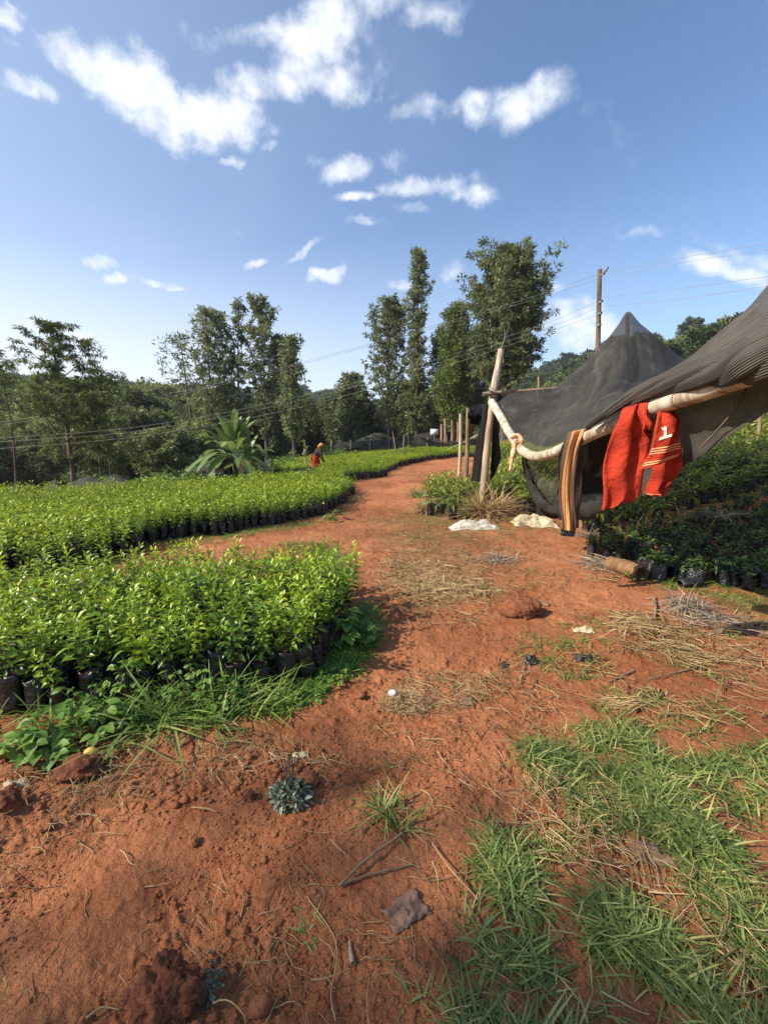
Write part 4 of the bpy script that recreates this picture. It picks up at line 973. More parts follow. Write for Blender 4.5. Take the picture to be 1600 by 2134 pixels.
# far tent poles seen through the net
pole('tent_pole', [(1308, 1000, 9.5), (1306, 850, 9.5), (1307, 655, 9.5)], [.05, .045, .04], 'upright pole under the peak of the black net tent', 'brownpole')
pole('tent_rail', [(1046, 818, 10), (1180, 808, 10), (1290, 803, 9.9), (1420, 797, 9.8), (1600, 790, 9.5)], .035, 'horizontal rail along the back of the net tent', 'brownpole')
for (x0, y0, x1, y1, Y, lab) in [(1124, 850, 1116, 930, 10.2, 'thin stick standing behind the net left of the peak'), (1398, 990, 1402, 790, 9.6, 'back pole of the net tent right of the peak'), (1122, 785, 1120, 830, 10.6, 'grey stub of stick poking above the net edge')]:
    pole('tent_stick', [(x0, y0, Y), ((x0 + x1) / 2 + 1, (y0 + y1) / 2, Y), (x1, y1, Y)], .028, lab, 'brownpole', 7, 12)
pole('hoop', [(1248, 900, 9.0), (1262, 800, 9.0), (1290, 745, 9.0), (1320, 742, 9.0), (1345, 790, 9.0), (1360, 880, 9.0)], .022, 'thin arched hoop showing through the net below the peak', 'paleb', 6, 30)
# tent net: from the ridge down over the front poles
ridge = [(1030, 826, 9.95), (1080, 817, 9.9), (1130, 811, 9.8), (1160, 806, 9.7), (1194, 774, 9.6), (1225, 747, 9.5), (1258, 715, 9.5), (1286, 680, 9.5), (1308, 649, 9.5), (1336, 676, 9.5), (1381, 713, 9.5), (1430, 750, 9.4), (1520, 790, 9.2), (1650, 800, 9.0)]
mid1 = [(1034, 850, 9.5), (1075, 850, 9.1), (1130, 845, 8.8), (1180, 838, 8.5), (1230, 805, 8.2), (1270, 770, 8.0), (1300, 745, 8.0), (1335, 765, 7.8), (1370, 785, 7.4), (1420, 795, 7.0), (1500, 790, 6.5), (1620, 780, 6.0)]
low = [(1048, 872, 8.7), (1070, 895, 8.0), (1090, 915, 7.4), (1125, 930, 6.4), (1160, 925, 5.6), (1195, 915, 4.9), (1230, 902, 4.4), (1262, 888, 4.1), (1300, 872, 3.7), (1340, 852, 3.4), (1400, 820, 3.1), (1500, 790, 2.9)]
tent = empty('net_tent', (0, 0, 0), 'big black shade net peaked like a tent over the bamboo pole', 'shade net')
ns, _ = sheet([ridge, mid1, low], 140, 60, .06, 1, (11, .9), 'tent_roof', 'net', tent)
# lower drape gathered below the pole
sheet([[(1085, 935, 6.6), (1110, 952, 6.1), (1150, 950, 5.5), (1185, 930, 5.0)], [(1094, 970, 6.7), (1112, 985, 6.4), (1145, 985, 6.0), (1178, 975, 5.5)],
       [(1104, 1010, 6.8), (1120, 1020, 6.4), (1148, 1022, 6.0), (1178, 1020, 5.6)], [(1118, 1042, 6.7), (1135, 1052, 6.3), (1155, 1058, 6.0), (1180, 1062, 5.7)]],
      34, 40, .05, 2, (5, 2), 'front_drape', 'netthin', tent)
g = Geo()  # rolled hem
tube(g, [P(1090, 940, 6.4), P(1096, 975, 6.45), P(1106, 1012, 6.4), P(1122, 1042, 6.2), P(1150, 1062, 6.0), P(1190, 1068, 5.6), P(1235, 1060, 5.2), P(1275, 1035, 4.9), P(1312, 990, 4.5)], [.05, .06, .09, .11, .1, .1, .1, .07, .04], 9, 50, wob=.5, seed=4, ell=.6)
hm = obj('rolled_hem', g, M['net'], tent, True)
me = hm.data; me.uv_layers.new(name='UVMap')
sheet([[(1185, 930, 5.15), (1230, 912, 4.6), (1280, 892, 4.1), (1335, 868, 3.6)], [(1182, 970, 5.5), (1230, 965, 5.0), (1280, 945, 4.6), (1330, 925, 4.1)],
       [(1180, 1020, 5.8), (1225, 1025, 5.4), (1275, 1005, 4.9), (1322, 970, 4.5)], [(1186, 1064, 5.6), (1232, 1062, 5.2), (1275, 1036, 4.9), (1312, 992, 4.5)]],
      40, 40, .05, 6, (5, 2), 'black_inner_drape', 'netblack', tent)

# near net, coming in from the upper right and twisted over the pole
near = empty('draped_net', (0, 0, 0), 'ribbed grey brown net draped from upper right and twisted over the bamboo pole', 'shade net')
sheet([[(1225, 884, 4.0), (1262, 852, 3.75), (1310, 812, 3.5), (1370, 782, 3.25), (1430, 748, 3.1), (1500, 690, 2.9), (1560, 640, 2.8), (1610, 585, 2.7), (1760, 440, 2.5)],
       [(1228, 886, 3.98), (1268, 858, 3.7), (1320, 826, 3.4), (1380, 795, 3.1), (1450, 765, 2.85), (1520, 735, 2.65), (1580, 705, 2.5), (1640, 670, 2.4), (1780, 600, 2.2)],
       [(1230, 889, 3.95), (1280, 868, 3.6), (1330, 843, 3.28), (1390, 818, 2.98), (1460, 795, 2.68), (1530, 776, 2.4), (1590, 760, 2.2), (1650, 735, 2.1), (1800, 690, 1.9)]],
      150, 60, .035, 11, (2.0, 7), 'upper_fold', 'netnear', near)
# twisted rope of net along the pole
g = Geo(); spine = [P(*p) for p in [(1222, 890, 3.9), (1262, 862, 3.6), (1310, 833, 3.25), (1372, 806, 2.95), (1450, 784, 2.55), (1530, 765, 2.25), (1600, 738, 2.05), (1750, 690, 1.8)]]
for s in range(5):
    c = cat_mull(spine, 90); T_ = norm(np.gradient(c, axis=0)); up_ = np.array([0, 0, 1.]); sd_ = norm(np.cross(T_, up_)); u_ = np.cross(sd_, T_); th = np.linspace(0, 7.0, 90) + s * 1.256
    rr = np.interp(np.linspace(0, 1, 90), [0, .15, .5, .8, 1], [.012, .028, .060, .085, .10]); pp = c + (np.cos(th) * rr * .55)[:, None] * sd_ + (np.sin(th) * rr * .6)[:, None] * u_
    sw_ = 1 + .35 * (vnoise(np.arange(90) * .11, np.full(90, s * 3.1), 4) - .5); tube(g, pp, rr * .74 * sw_, 24, None, wob=.0, cap=False, seed=20 + s)
V0 = g.arr()[0].reshape(5, 90, 24, 3); U0 = (np.arange(24) / 24)[None, None, :, None] + .04 * np.sin(np.arange(90) * .13)[None, :, None, None]
rdg = np.sin(np.arange(24) / 24 * 2 * math.pi * 6 + 1.0)[None, None, :, None] * .0035; ctr = V0.mean(2, keepdims=True); V0 = V0 + norm(V0 - ctr) * rdg; g.V = [V0.reshape(-1, 3)]
me = g.mesh('twisted_roll', M['netnear'], True); uv = me.uv_layers.new(name='UVMap')
Lp = g.arr()[1]; uvv = np.stack([np.broadcast_to((np.arange(90) / 90)[None, :, None], (5, 90, 24)).ravel(), np.broadcast_to(np.abs(np.arange(24) / 12 - 1)[None, None], (5, 90, 24)).ravel() * .45], 1)
uv.data.foreach_set('uv', uvv[Lp].astype(np.float32).ravel())
o = bpy.data.objects.new('twisted_roll', me); scene.collection.objects.link(o); o.parent = near
sheet([[(1330, 868, 3.42), (1400, 842, 2.92), (1480, 815, 2.55), (1560, 785, 2.28), (1640, 755, 2.05), (1780, 700, 1.85)],
       [(1325, 930, 3.5), (1400, 905, 3.02), (1480, 865, 2.62), (1560, 825, 2.34), (1640, 785, 2.1), (1780, 740, 1.9)],
       [(1325, 990, 3.55), (1400, 950, 3.08), (1480, 905, 2.66), (1560, 860, 2.37), (1640, 815, 2.12), (1780, 770, 1.92)],
       [(1340, 1035, 3.5), (1410, 980, 3.05), (1480, 938, 2.66), (1545, 890, 2.38), (1640, 838, 2.12), (1780, 790, 1.92)]],
      90, 50, .035, 13, (9, 1.2), 'hanging_side', 'netnear', near)
g = Geo(); tube(g, [P(1560, 790, 2.22), P(1540, 840, 2.36), P(1500, 890, 2.5), P(1462, 930, 2.68)], .006, 5, 16, wob=.3); obj('cord', g, M['bark'], near)

# ------------------------------------------------------------------ garments over the pole
def cloth_tube(rows, nu=40, nv=46, thick=.035, seed=0, fold=.02, nf=3.5):
    """rows of (left px, right px, left py, right py, depth): a soft flattened sleeve of cloth"""
    L_ = cat_mull([P(a, c, e) for a, b, c, d, e in rows], nv); R__ = cat_mull([P(b, d, e) for a, b, c, d, e in rows], nv)
    V = []
    for j in range(nv):
        ax = R__[j] - L_[j]; w = np.linalg.norm(ax); ax = ax / w; dn = norm(np.cross(ax, np.array([0, 0, 1.]))); dn = dn if dn[1] > 0 else -dn
        for i in range(nu):
            th = 2 * math.pi * i / nu; s = (1 - math.cos(th)) / 2; v = j / nv
            f = .55 * fold * math.sin(11 * v + 7 * s + seed) * math.sin(5 * s + 2 * v) + fold * math.sin(s * nf * 2 * math.pi + 1.3 * math.sin(v * 4 + seed)) + fold * 1.4 * (float(fbm(np.array(s * 3 + seed), np.array(v * 4.0), 3, 90 + seed)) - .5)
            V.append(L_[j] + ax * (w * s + (2 * s - 1) * .007 * math.sin(v * 11 + seed * 2 + (3 if s > .5 else 0))) - dn * (math.sin(th) * thick * (.6 + .6 * v)) + dn * f)
    F = [[j * nu + i, j * nu + (i + 1) % nu, (j + 1) * nu + (i + 1) % nu, (j + 1) * nu + i] for j in range(nv - 1) for i in range(nu)]
    return Geo().add(V, F, .5), np.array(V).reshape(nv, nu, 3)
def band(S, v0, v1, i0=1, i1=19, slant=0, push=.004):
    nv, nu, _ = S.shape; V = []; k = i1 - i0 + 1; vs = np.linspace(0, 1, 3)
    for t in vs:
        for i in range(i0, i1 + 1):
            v = (v0 + (v1 - v0) * t + slant * (i - i0) / (i1 - i0)) * (nv - 1); a = int(v); f = v - a; p = S[a, i] * (1 - f) + S[min(a + 1, nv - 1), i] * f
            V.append(p + norm(np.array([0, 0, EYE]) * 1.0 - p) * push)
    return Geo().add(V, [[a * k + i, a * k + i + 1, (a + 1) * k + i + 1, (a + 1) * k + i] for a in range(2) for i in range(k - 1)], .5)
sw = empty('red_sweatshirt', (0, 0, 0), 'plain bright red sweatshirt hanging over the bamboo pole, left of the striped one', 'clothing')
g, S1 = cloth_tube([(1326, 1356, 846, 838, 3.24), (1302, 1350, 850, 836, 3.1), (1290, 1352, 872, 858, 3.05), (1276, 1358, 905, 905, 3.05), (1266, 1350, 945, 945, 3.05), (1258, 1338, 985, 985, 3.05), (1254, 1330, 1020, 1018, 3.06), (1250, 1318, 1052, 1045, 3.06), (1252, 1306, 1062, 1052, 3.06)], seed=1, fold=.019, nf=1.9, thick=.04)
nv_ = 46
for i in range(40):
    s = (1 - math.cos(2 * math.pi * i / 40)) / 2
    for j in range(30, 46): S1[j, i, 2] += (j - 30) / 16 * (.045 * math.exp(-((s - .58) / .16) ** 2) + .02 * s)
g = Geo().add(S1.reshape(-1, 3), [[j * 40 + i, j * 40 + (i + 1) % 40, (j + 1) * 40 + (i + 1) % 40, (j + 1) * 40 + i] for j in range(45) for i in range(40)]); obj('body', g, M['red'], sw, True)
g, S2 = cloth_tube([(1334, 1368, 842, 836, 3.08), (1330, 1352, 858, 860, 3.0), (1336, 1358, 885, 880, 2.98), (1340, 1362, 898, 892, 2.99)], 24, 20, .022, 2, .008, 1.5); obj('sleeve', g, M['red'], sw, True)
obj('trim', band(S1, .27, .285, 14, 19), M['cream'], sw)
js = empty('red_sports_shirt', (0, 0, 0), 'red sports shirt with number 1 and pale orange stripes hanging right on the pole', 'clothing')
g, S3 = cloth_tube([(1372, 1402, 852, 842, 2.95), (1366, 1404, 866, 856, 2.86), (1362, 1414, 885, 872, 2.84), (1362, 1416, 905, 895, 2.84), (1358, 1414, 930, 918, 2.84), (1346, 1416, 955, 940, 2.85), (1334, 1408, 978, 952, 2.86)], seed=4, fold=.010, nf=1.5); obj('body', g, M['red'], js, True)
nums = []
def on_s(S, v, i, push=.006):
    nv, nu, _ = S.shape; a = min(int(v * (nv - 1)), nv - 2); f = v * (nv - 1) - a; b0 = int(i); fi = i - b0
    p = (S[a, b0] * (1 - fi) + S[a, b0 + 1] * fi) * (1 - f) + (S[a + 1, b0] * (1 - fi) + S[a + 1, b0 + 1] * fi) * f
    return p + norm(np.array([0, 0, EYE]) - p) * push
def patch(S, quads):
    g = Geo()
    for (v0, v1, i0, i1, sl) in quads:
        V = [on_s(S, v0 + (v1 - v0) * a / 5 + sl * b / 3, i0 + (i1 - i0) * b / 3) for a in range(6) for b in range(4)]
        g.add(V, [[a * 4 + b, a * 4 + b + 1, (a + 1) * 4 + b + 1, (a + 1) * 4 + b] for a in range(5) for b in range(3)])
    return g
obj('number', patch(S3, [(.40, .56, 7.2, 8.3, .0), (.56, .60, 5.4, 10.2, -.03), (.40, .44, 6.2, 7.3, .03)]), M['cream'], js)
for k in range(3): obj('stripe', band(S3, .70 + k * .035, .715 + k * .035, 1, 19), M['orangeband'], js)
for k in range(2): obj('stripe', band(S3, .90 + k * .04, .918 + k * .04, 1, 19, .0), M['orangeband'], js)
g, S4 = cloth_tube([(1364, 1416, 938, 925, 2.93), (1366, 1420, 955, 945, 2.95), (1362, 1422, 975, 965, 2.97), (1352, 1415, 1000, 985, 3.0), (1348, 1396, 1018, 1005, 3.0), (1350, 1388, 1030, 1022, 3.0), (1356, 1378, 1034, 1030, 3.0)], 40, 46, .04, 6, .018, 2); obj('lower_panel', g, M['red'], js, True)
obj('stripe', band(S4, .80, .82, 1, 9, .06), M['orangeband'], js)
# brown cloth with orange stripe
def stripe_mat():
    m, q, b, out = mat_base('striped_cloth'); tc = q.n('ShaderNodeTexCoord'); a = attr(q)
    nz = q.noise(tc.outputs['Object'], 22, 4, .6); nz2 = q.noise(tc.outputs['Object'], 60, 4, .6)
    s = q.math('ADD', a, q.math('MULTIPLY', q.math('SUBTRACT', nz.outputs['Fac'], .5), .035))
    cr = q.n('ShaderNodeValToRGB'); q.l(s, cr.inputs[0]); cr.color_ramp.interpolation = 'CONSTANT'; e = cr.color_ramp.elements
    e[0].position = 0; e[0].color = (.09, .055, .038, 1); e[1].position = 1; e[1].color = (.10, .06, .04, 1)
    for p, c in [(.14, (.50, .20, .05)), (.26, (.09, .035, .02)), (.30, (.68, .33, .10)), (.44, (.72, .42, .17)), (.50, (.13, .05, .025)), (.56, (.60, .28, .09)), (.70, (.10, .055, .035))]:
        x = e.new(p); x.color = (*c, 1)
    q.l(q.mix(q.rng(nz2.outputs['Fac'], .35, .7, 0, .35), cr.outputs[0], (.16, .08, .045)), b.inputs['Base Color']); b.inputs['Roughness'].default_value = .9
    bp = q.n('ShaderNodeBump'); bp.inputs['Strength'].default_value = .6; bp.inputs['Distance'].default_value = .01; q.l(nz2.outputs['Fac'], bp.inputs['Height']); q.l(bp.outputs[0], b.inputs['Normal'])
    return m
M['stripe'] = stripe_mat()
st = empty('striped_trousers', (0, 0, 0), 'brown trousers with orange side stripes hanging full length from the bamboo pole', 'clothing')
def striped(rows, **kw):
    g, S = cloth_tube(rows, **kw); nv, nu, _ = S.shape; c = np.tile([(1 - math.cos(2 * math.pi * i / nu)) / 2 for i in range(nu)], nv); g.arr(); g.C = [c]; return g, S
g, S5 = striped([(1196, 1240, 903, 892, 4.5), (1186, 1228, 900, 892, 4.36), (1178, 1222, 918, 905, 4.33), (1173, 1210, 945, 930, 4.33), (1168, 1204, 985, 960, 4.34), (1166, 1198, 1025, 1000, 4.35), (1166, 1198, 1060, 1050, 4.36), (1168, 1198, 1085, 1085, 4.36), (1169, 1197, 1103, 1106, 4.36)], nv=60, seed=7, fold=.010, nf=2, thick=.028)
obj('leg', g, M['stripe'], st, True)
g, S6 = striped([(1180, 1204, 912, 900, 4.42), (1168, 1184, 935, 925, 4.42), (1161, 1175, 975, 970, 4.44), (1160, 1172, 1010, 1010, 4.46), (1158, 1166, 1032, 1032, 4.47)], nv=36, nu=24, seed=8, fold=.008, nf=1, thick=.02)
obj('leg', g, M['darkcloth'], st, True)
g, _ = cloth_tube([(1186, 1214, 930, 925, 4.5), (1186, 1213, 990, 990, 4.5), (1184, 1210, 1050, 1050, 4.5), (1180, 1204, 1098, 1100, 4.5)], 24, 30, .02, 3, .01); obj('leg', g, M['darkcloth'], st, True)
g, _ = cloth_tube([(1168, 1198, 1100, 1102, 4.37), (1167, 1198, 1108, 1110, 4.37), (1169, 1197, 1116, 1118, 4.37)], 24, 8, .03, 3, .004); obj('cuff', g, M['netblack'] if False else M['bag'], st, True)

# ------------------------------------------------------------------ middle distance: posts, canopy, fence, person
post('round_post', 956, 955, 960, 862, 12.5, .055, .05, 'grey standing post left of the brown one by the net canopy', 'greypole', 3)
post('round_post', 970, 965, 975, 850, 12.0, .06, .055, 'reddish brown standing post holding the left of the net canopy', 'brownpole', 4)
tag(sheet([[(974, 852, 12), (985, 846, 12.3), (1004, 842, 12.4), (1022, 850, 11.5)], [(974, 866, 11.9), (990, 864, 12), (1006, 864, 12), (1018, 868, 11.4)], [(975, 882, 12), (990, 885, 12.1), (1004, 886, 12), (1014, 884, 11.6)]],
    24, 20, .08, 8, (5, 4), 'net_canopy', 'netblack')[0], 'small dark net canopy between the brown post and the leaning post', 'net')
for (a, b_, lab, s) in [((868, 935), (872, 868), 'young bare tree trunk in the field before the fence', 1)]: pass
post('stake', 826, 948, 818, 898, 27, .05, .03, 'forked stake leaning left in the far field', 'brownpole', 5); post('stake', 838, 948, 842, 905, 27, .045, .03, 'thin upright stake right of the forked one', 'brownpole', 6)
post('stake', 640, 992, 634, 935, 19.5, .035, .03, 'yellowish stake standing beside the bending person', 'paleb', 7); post('stake', 604, 990, 602, 972, 19, .03, .025, 'short dark stake left of the bending person', 'bark', 8)
banana(P(636, 944, 19.5), 'few young leaves sprouting from the top of the yellowish stake', 4, .25, 9, .6, .55)
for i, (px, top, lab) in enumerate([(925, 872, 'bare trunk standing left behind the net fence'), (940, 876, 'brown bare trunk second behind the net fence'), (952, 880, 'thin bare trunk right behind the net fence'), (918, 884, 'short bare trunk behind the net fence')]):
    post('tree_trunk', px, 930, px + 2, top, 33, .14 - .02 * i, .1, lab, 'brownpole', 10 + i)
# far net fence
fo = empty('net_fence', at(800, 32), 'low dark shade net fence closing the far end of the field', 'fence')
def shifted(o, off): o.location = tuple(-v for v in off.location); return o
fx = [(690, 948, 922), (730, 945, 920), (770, 942, 918), (810, 940, 915), (850, 938, 913), (890, 936, 916), (930, 934, 912), (970, 932, 915), (1010, 931, 912), (1060, 930, 910)]
n1, _ = sheet([[(x, t, 33) for x, b_, t in fx], [(x, (b_ + t) / 2, 32.9) for x, b_, t in fx], [(x, b_ + 3, 33) for x, b_, t in fx]], 90, 12, .08, 15, (22, 2), 'net_panel', 'net', fo); shifted(n1, fo)
for x, b_, t in fx:
    g = Geo(); tube(g, np.array([P(x, b_ + 4, 32.9), P(x + 1, t - 5, 32.9)]) - np.array(fo.location), .045, 7, 5); obj('post', g, M['brownpole'], fo, True)
tag(sheet([[(735, 922, 34), (765, 908, 34), (790, 902, 34), (830, 915, 34)], [(730, 935, 33.5), (765, 930, 33.2), (800, 928, 33.2), (840, 930, 33.5)]], 20, 12, .1, 16, (5, 2), 'net_roof', 'netthin')[0], 'low net roof humped behind the left of the far fence', 'net')
tag(sheet([[(845, 918, 34), (870, 905, 34), (900, 902, 34), (915, 915, 34)], [(843, 932, 33.5), (868, 926, 33.3), (895, 926, 33.3), (918, 930, 33.5)]], 20, 12, .1, 17, (5, 2), 'net_roof', 'net')[0], 'second dark net roof behind the far fence near the white board', 'net')
tag(sheet([[(872, 908, 31), (905, 920, 31), (945, 925, 31), (985, 915, 31), (1000, 908, 31)], [(880, 918, 30.8), (910, 932, 30.6), (945, 940, 30.6), (980, 930, 30.8), (1000, 925, 31)]], 30, 10, .1, 18, (6, 2), 'sagging_net', 'netblack')[0], 'black net sagging like a hammock before the bare trunks', 'net')
bp_ = P(905, 900, 33.5); g = Geo(); V = np.array([[-.32, 0, -.22], [.32, 0, -.22], [.30, 0, .2], [-.30, 0, .22], [-.32, .03, -.22], [.32, .03, -.22], [.30, .03, .2], [-.30, .03, .22]])
g.add(V, [[0, 1, 2, 3], [5, 4, 7, 6], [4, 0, 3, 7], [1, 5, 6, 2], [3, 2, 6, 7], [4, 5, 1, 0]]); sb = empty('white_board', bp_, 'small plain whitish board on a stake above the far fence', 'board'); obj('panel', g, M['white'], sb)
g = Geo(); tube(g, [[0, .04, -1.2], [0, .04, .1]], .03, 6, 4); obj('stake', g, M['brownpole'], sb)
pole('prop_stick', [(930, 938, 28), (965, 922, 28), (1000, 903, 28)], .03, 'thin pale stick slanting across the sagging net', 'paleb', 6, 8)

# low grey nets on the left
def low_net(pts_top, pts_bot, Y, label, seed, name='low_net'):
    t = [(x, y, Y) for x, y in pts_top]; b_ = [(x, y, Y - 1.1) for x, y in pts_bot]; m_ = [((a[0] + c[0]) / 2, (a[1] + c[1]) / 2 + 1, Y - .5) for a, c in zip(t, b_)]
    return tag(sheet([t, m_, b_], 50, 16, .06, seed, (8, 2), name, 'netthin')[0], label, 'net')
low_net([(95, 1008), (118, 1000), (135, 1012), (165, 998), (190, 992), (215, 1000), (240, 988), (270, 1000)], [(92, 1026), (118, 1024), (140, 1026), (165, 1022), (195, 1018), (220, 1016), (245, 1012), (272, 1012)], 14.6, 'low grey net propped in peaks before the feathery tree trunk', 21)
low_net([(0, 1034), (20, 1022), (42, 1013), (58, 1022), (66, 1030)], [(-5, 1040), (18, 1040), (42, 1038), (60, 1036), (68, 1036)], 13.4, 'small grey net peak at the far left behind the bed', 22)
low_net([(395, 975), (420, 968), (447, 958), (465, 972), (470, 985)], [(390, 992), (420, 994), (447, 995), (465, 994), (472, 994)], 17.2, 'low grey net peak left of the banana trunk', 23)
low_net([(515, 970), (530, 964), (548, 962), (565, 958), (572, 968)], [(515, 982), (530, 984), (548, 984), (565, 980), (574, 980)], 20.5, 'grey net peak right of the banana plant', 24)
for i, (px, y0, y1, Y, lab) in enumerate([(118, 1026, 998, 14.4, 'short stick holding the left peak of the low grey net'), (240, 1016, 986, 14.4, 'short stick holding the right peak of the low grey net'), (42, 1038, 1012, 13.2, 'short stick under the far left net peak')]):
    post('net_stick', px, y0, px, y1, Y, .025, .02, lab, 'bark', 30 + i)

# bending person
def person():
    Y = 19.6; b0 = at(657, Y); b = np.array([b0[0], Y, b0[2]]); o = empty('person', b, 'person in orange headscarf, brown top and red skirt bending over the seedlings', 'person')
    import bmesh
    J = {'pelvis': (0, 0, .82), 'waist': (.06, 0, .95), 'chest': (.17, 0, 1.15), 'neck': (.24, 0, 1.27), 'head': (.29, 0, 1.36), 'crown': (.33, 0, 1.45),
         'hl': (-.0, .10, .78), 'kl': (.05, .11, .43), 'al': (0, .11, .06), 'tl': (.14, .12, .02), 'hr': (0, -.10, .78), 'kr': (.03, -.11, .43), 'ar': (-.03, -.11, .06), 'tr': (.11, -.12, .02),
         'sl': (.19, .17, 1.17), 'el': (.25, .2, .92), 'wl': (.36, .16, .72), 'ml': (.40, .15, .66), 'sr': (.19, -.17, 1.17), 'er': (.25, -.2, .92), 'wr': (.36, -.15, .70), 'mr': (.40, -.14, .64)}
    Rd = dict(pelvis=.15, waist=.13, chest=.15, neck=.055, head=.085, crown=.07, hl=.1, kl=.06, al=.04, tl=.035, hr=.1, kr=.06, ar=.04, tr=.035, sl=.06, el=.043, wl=.03, ml=.032, sr=.06, er=.043, wr=.03, mr=.032)
    E = [('pelvis', 'waist'), ('waist', 'chest'), ('chest', 'neck'), ('neck', 'head'), ('head', 'crown'), ('pelvis', 'hl'), ('hl', 'kl'), ('kl', 'al'), ('al', 'tl'), ('pelvis', 'hr'), ('hr', 'kr'), ('kr', 'ar'), ('ar', 'tr'),
         ('chest', 'sl'), ('sl', 'el'), ('el', 'wl'), ('wl', 'ml'), ('chest', 'sr'), ('sr', 'er'), ('er', 'wr'), ('wr', 'mr')]
    for s_, m_ in (('l', 1), ('r', -1)):
        for f in range(4):
            J['f%d%s' % (f, s_)] = (.42 + .012 * f, m_ * (.14 + .012 * (f - 1.5)), .60 - .008 * (f == 1)); Rd['f%d%s' % (f, s_)] = .009; E.append(('m' + s_, 'f%d%s' % (f, s_)))
        J['t' + s_ + 'h'] = (.37, m_ * .17 - m_ * .05, .64); Rd['t' + s_ + 'h'] = .01; E.append(('m' + s_, 't' + s_ + 'h'))
    ks = list(J); me = bpy.data.meshes.new('person_body'); me.from_pydata([J[k] for k in ks], [(ks.index(a), ks.index(c)) for a, c in E], []); me.update()
    body = bpy.data.objects.new('body', me); scene.collection.objects.link(body); body.parent = o; me.materials.append(M['skin'])
    m = body.modifiers.new('skin', 'SKIN'); body.modifiers.new('sub', 'SUBSURF').levels = 1; body.modifiers['sub'].render_levels = 2
    for i, k in enumerate(ks): me.skin_vertices[0].data[i].radius = (Rd[k], Rd[k]); me.skin_vertices[0].data[i].use_root = (k == 'pelvis')
    g = Geo(); tube(g, [[-.05, 0, .98], [-.02, 0, .85], [0, 0, .55], [.02, 0, .3]], [.15, .20, .23, .26], 16, 14, wob=.14, cap=False, ell=.9, seed=2); obj('skirt', g, M['red'], o, True)
    g = Geo(); tube(g, [[0, 0, .86], [.07, 0, .98], [.17, 0, 1.14], [.23, 0, 1.25]], [.175, .165, .185, .09], 14, 12, wob=.08, seed=3)
    for s_ in (-1, 1): tube(g, [[.18, s_ * .14, 1.18], [.22, s_ * .2, 1.05], [.26, s_ * .205, .9]], [.08, .072, .062], 10, 8, wob=.1, seed=4)
    obj('shirt', g, M['darkcloth'], o, True)
    g = clod_mesh(5, .06, 3); g.arr(); g.V = [g.V[0] * [.115, .11, .105] + [.295, 0, 1.425]]; tube(g, [[.20, 0, 1.40], [.15, 0, 1.36], [.13, 0, 1.28]], [.05, .04, .02], 8, 6); obj('headscarf', g, M['orange'], o, True)
    for nm, dx, dz in (('nose', .115, -.02),):
        pass
    o.rotation_euler = (0, 0, R_(25)); o.scale = (.92, .92, .92)
    # bucket beside the person
    c = at(648, Y - .3); bk = empty('bucket', c, 'small white bucket on the ground beside the bending person', 'bucket'); g = Geo()
    tube(g, [[0, 0, 0], [0, 0, .26], [0, 0, .27]], [.10, .135, .14], 16, 6); obj('body', g, M['white'], bk, True)
    g = Geo(); tube(g, [[-.14, 0, .25], [-.08, 0, .36], [.08, 0, .36], [.14, 0, .25]], .006, 5, 12); obj('handle', g, M['wire'], bk)
person()
c = at(628, 19); g = clod_mesh(61, .5, 3); g.arr(); g.V = [g.V[0] * [.28, .2, .12] + [c[0], c[1], c[2] + .06]]; tag(obj('sack', g, M['sack'], smooth=True), 'small crumpled pale sack left of the bending person', 'sack')
# ------------------------------------------------------------------ things lying on the ground
def crumple(px, py, w, d, h, mat, label, seed, rz=0, name='sack', cat='sack', n=44, sharp=1.0):
    b = G(px, py); r = np.random.default_rng(seed); U, V = np.meshgrid(np.linspace(-1, 1, n), np.linspace(-1, 1, n))
    wob = 1 + .28 * (fbm(U * 1.5 + seed, V * 1.5, 3, seed) - .5) * 2; X = U * w / 2 * wob; Y = V * d / 2 * (1 + .3 * (fbm(U * 2, V * 2 + seed, 3, seed + 5) - .5) * 2)
    rid = np.abs(fbm(U * 1.8 + seed, V * 2.6, 4, seed + 3) - .5) * 2 * sharp; Z = h * (np.clip(1 - U ** 2, 0, 1) ** .4 * np.clip(1 - V ** 2, 0, 1) ** .4 * (.35 + .9 * fbm(U * 2, V * 2, 3, seed + 8)) + (rid - .25) * .6) * np.clip((1 - np.maximum(abs(U), abs(V))) * 6, .08, 1)
    c, s = math.cos(rz), math.sin(rz); Xw = X * c - Y * s + b[0]; Yw = X * s + Y * c + b[1]; Zw = hg(Xw, Yw) + hfine(Xw, Yw) + .006 + np.maximum(Z, 0)
    top = np.stack([Xw, Yw, Zw], -1).reshape(-1, 3) - [b[0], b[1], b[2]]
    F = np.array([[j * n + i, j * n + i + 1, (j + 1) * n + i + 1, (j + 1) * n + i] for j in range(n - 1) for i in range(n - 1)])
    g = Geo().add(top, F, .5)
    o = obj(name, g, M[mat], smooth=True, loc=tuple(b)); m = o.modifiers.new('thickness', 'SOLIDIFY'); m.thickness = .003; m.offset = -1
    return tag(o, label, cat)
crumple(985, 1100, .85, .42, .15, 'sackw', 'crumpled dirty white sack on the grass in front of the dry tussock', 1, .05)
crumple(1115, 1092, .80, .55, .17, 'sack', 'crumpled cream sack lying beside the foot of the hanging trousers', 2, -.15)
crumple(846, 1905, .14, .10, .018, 'plasticgrey', 'torn grey ribbed plastic scrap lying on the soil at lower middle', 3, .5, 'plastic_scrap', 'litter', 30, 1.4)
crumple(1365, 1790, .16, .09, .025, 'plasticgrey', 'torn dark plastic scrap caught in the grass patch', 4, -.4, 'plastic_scrap', 'litter', 26, 1.4)
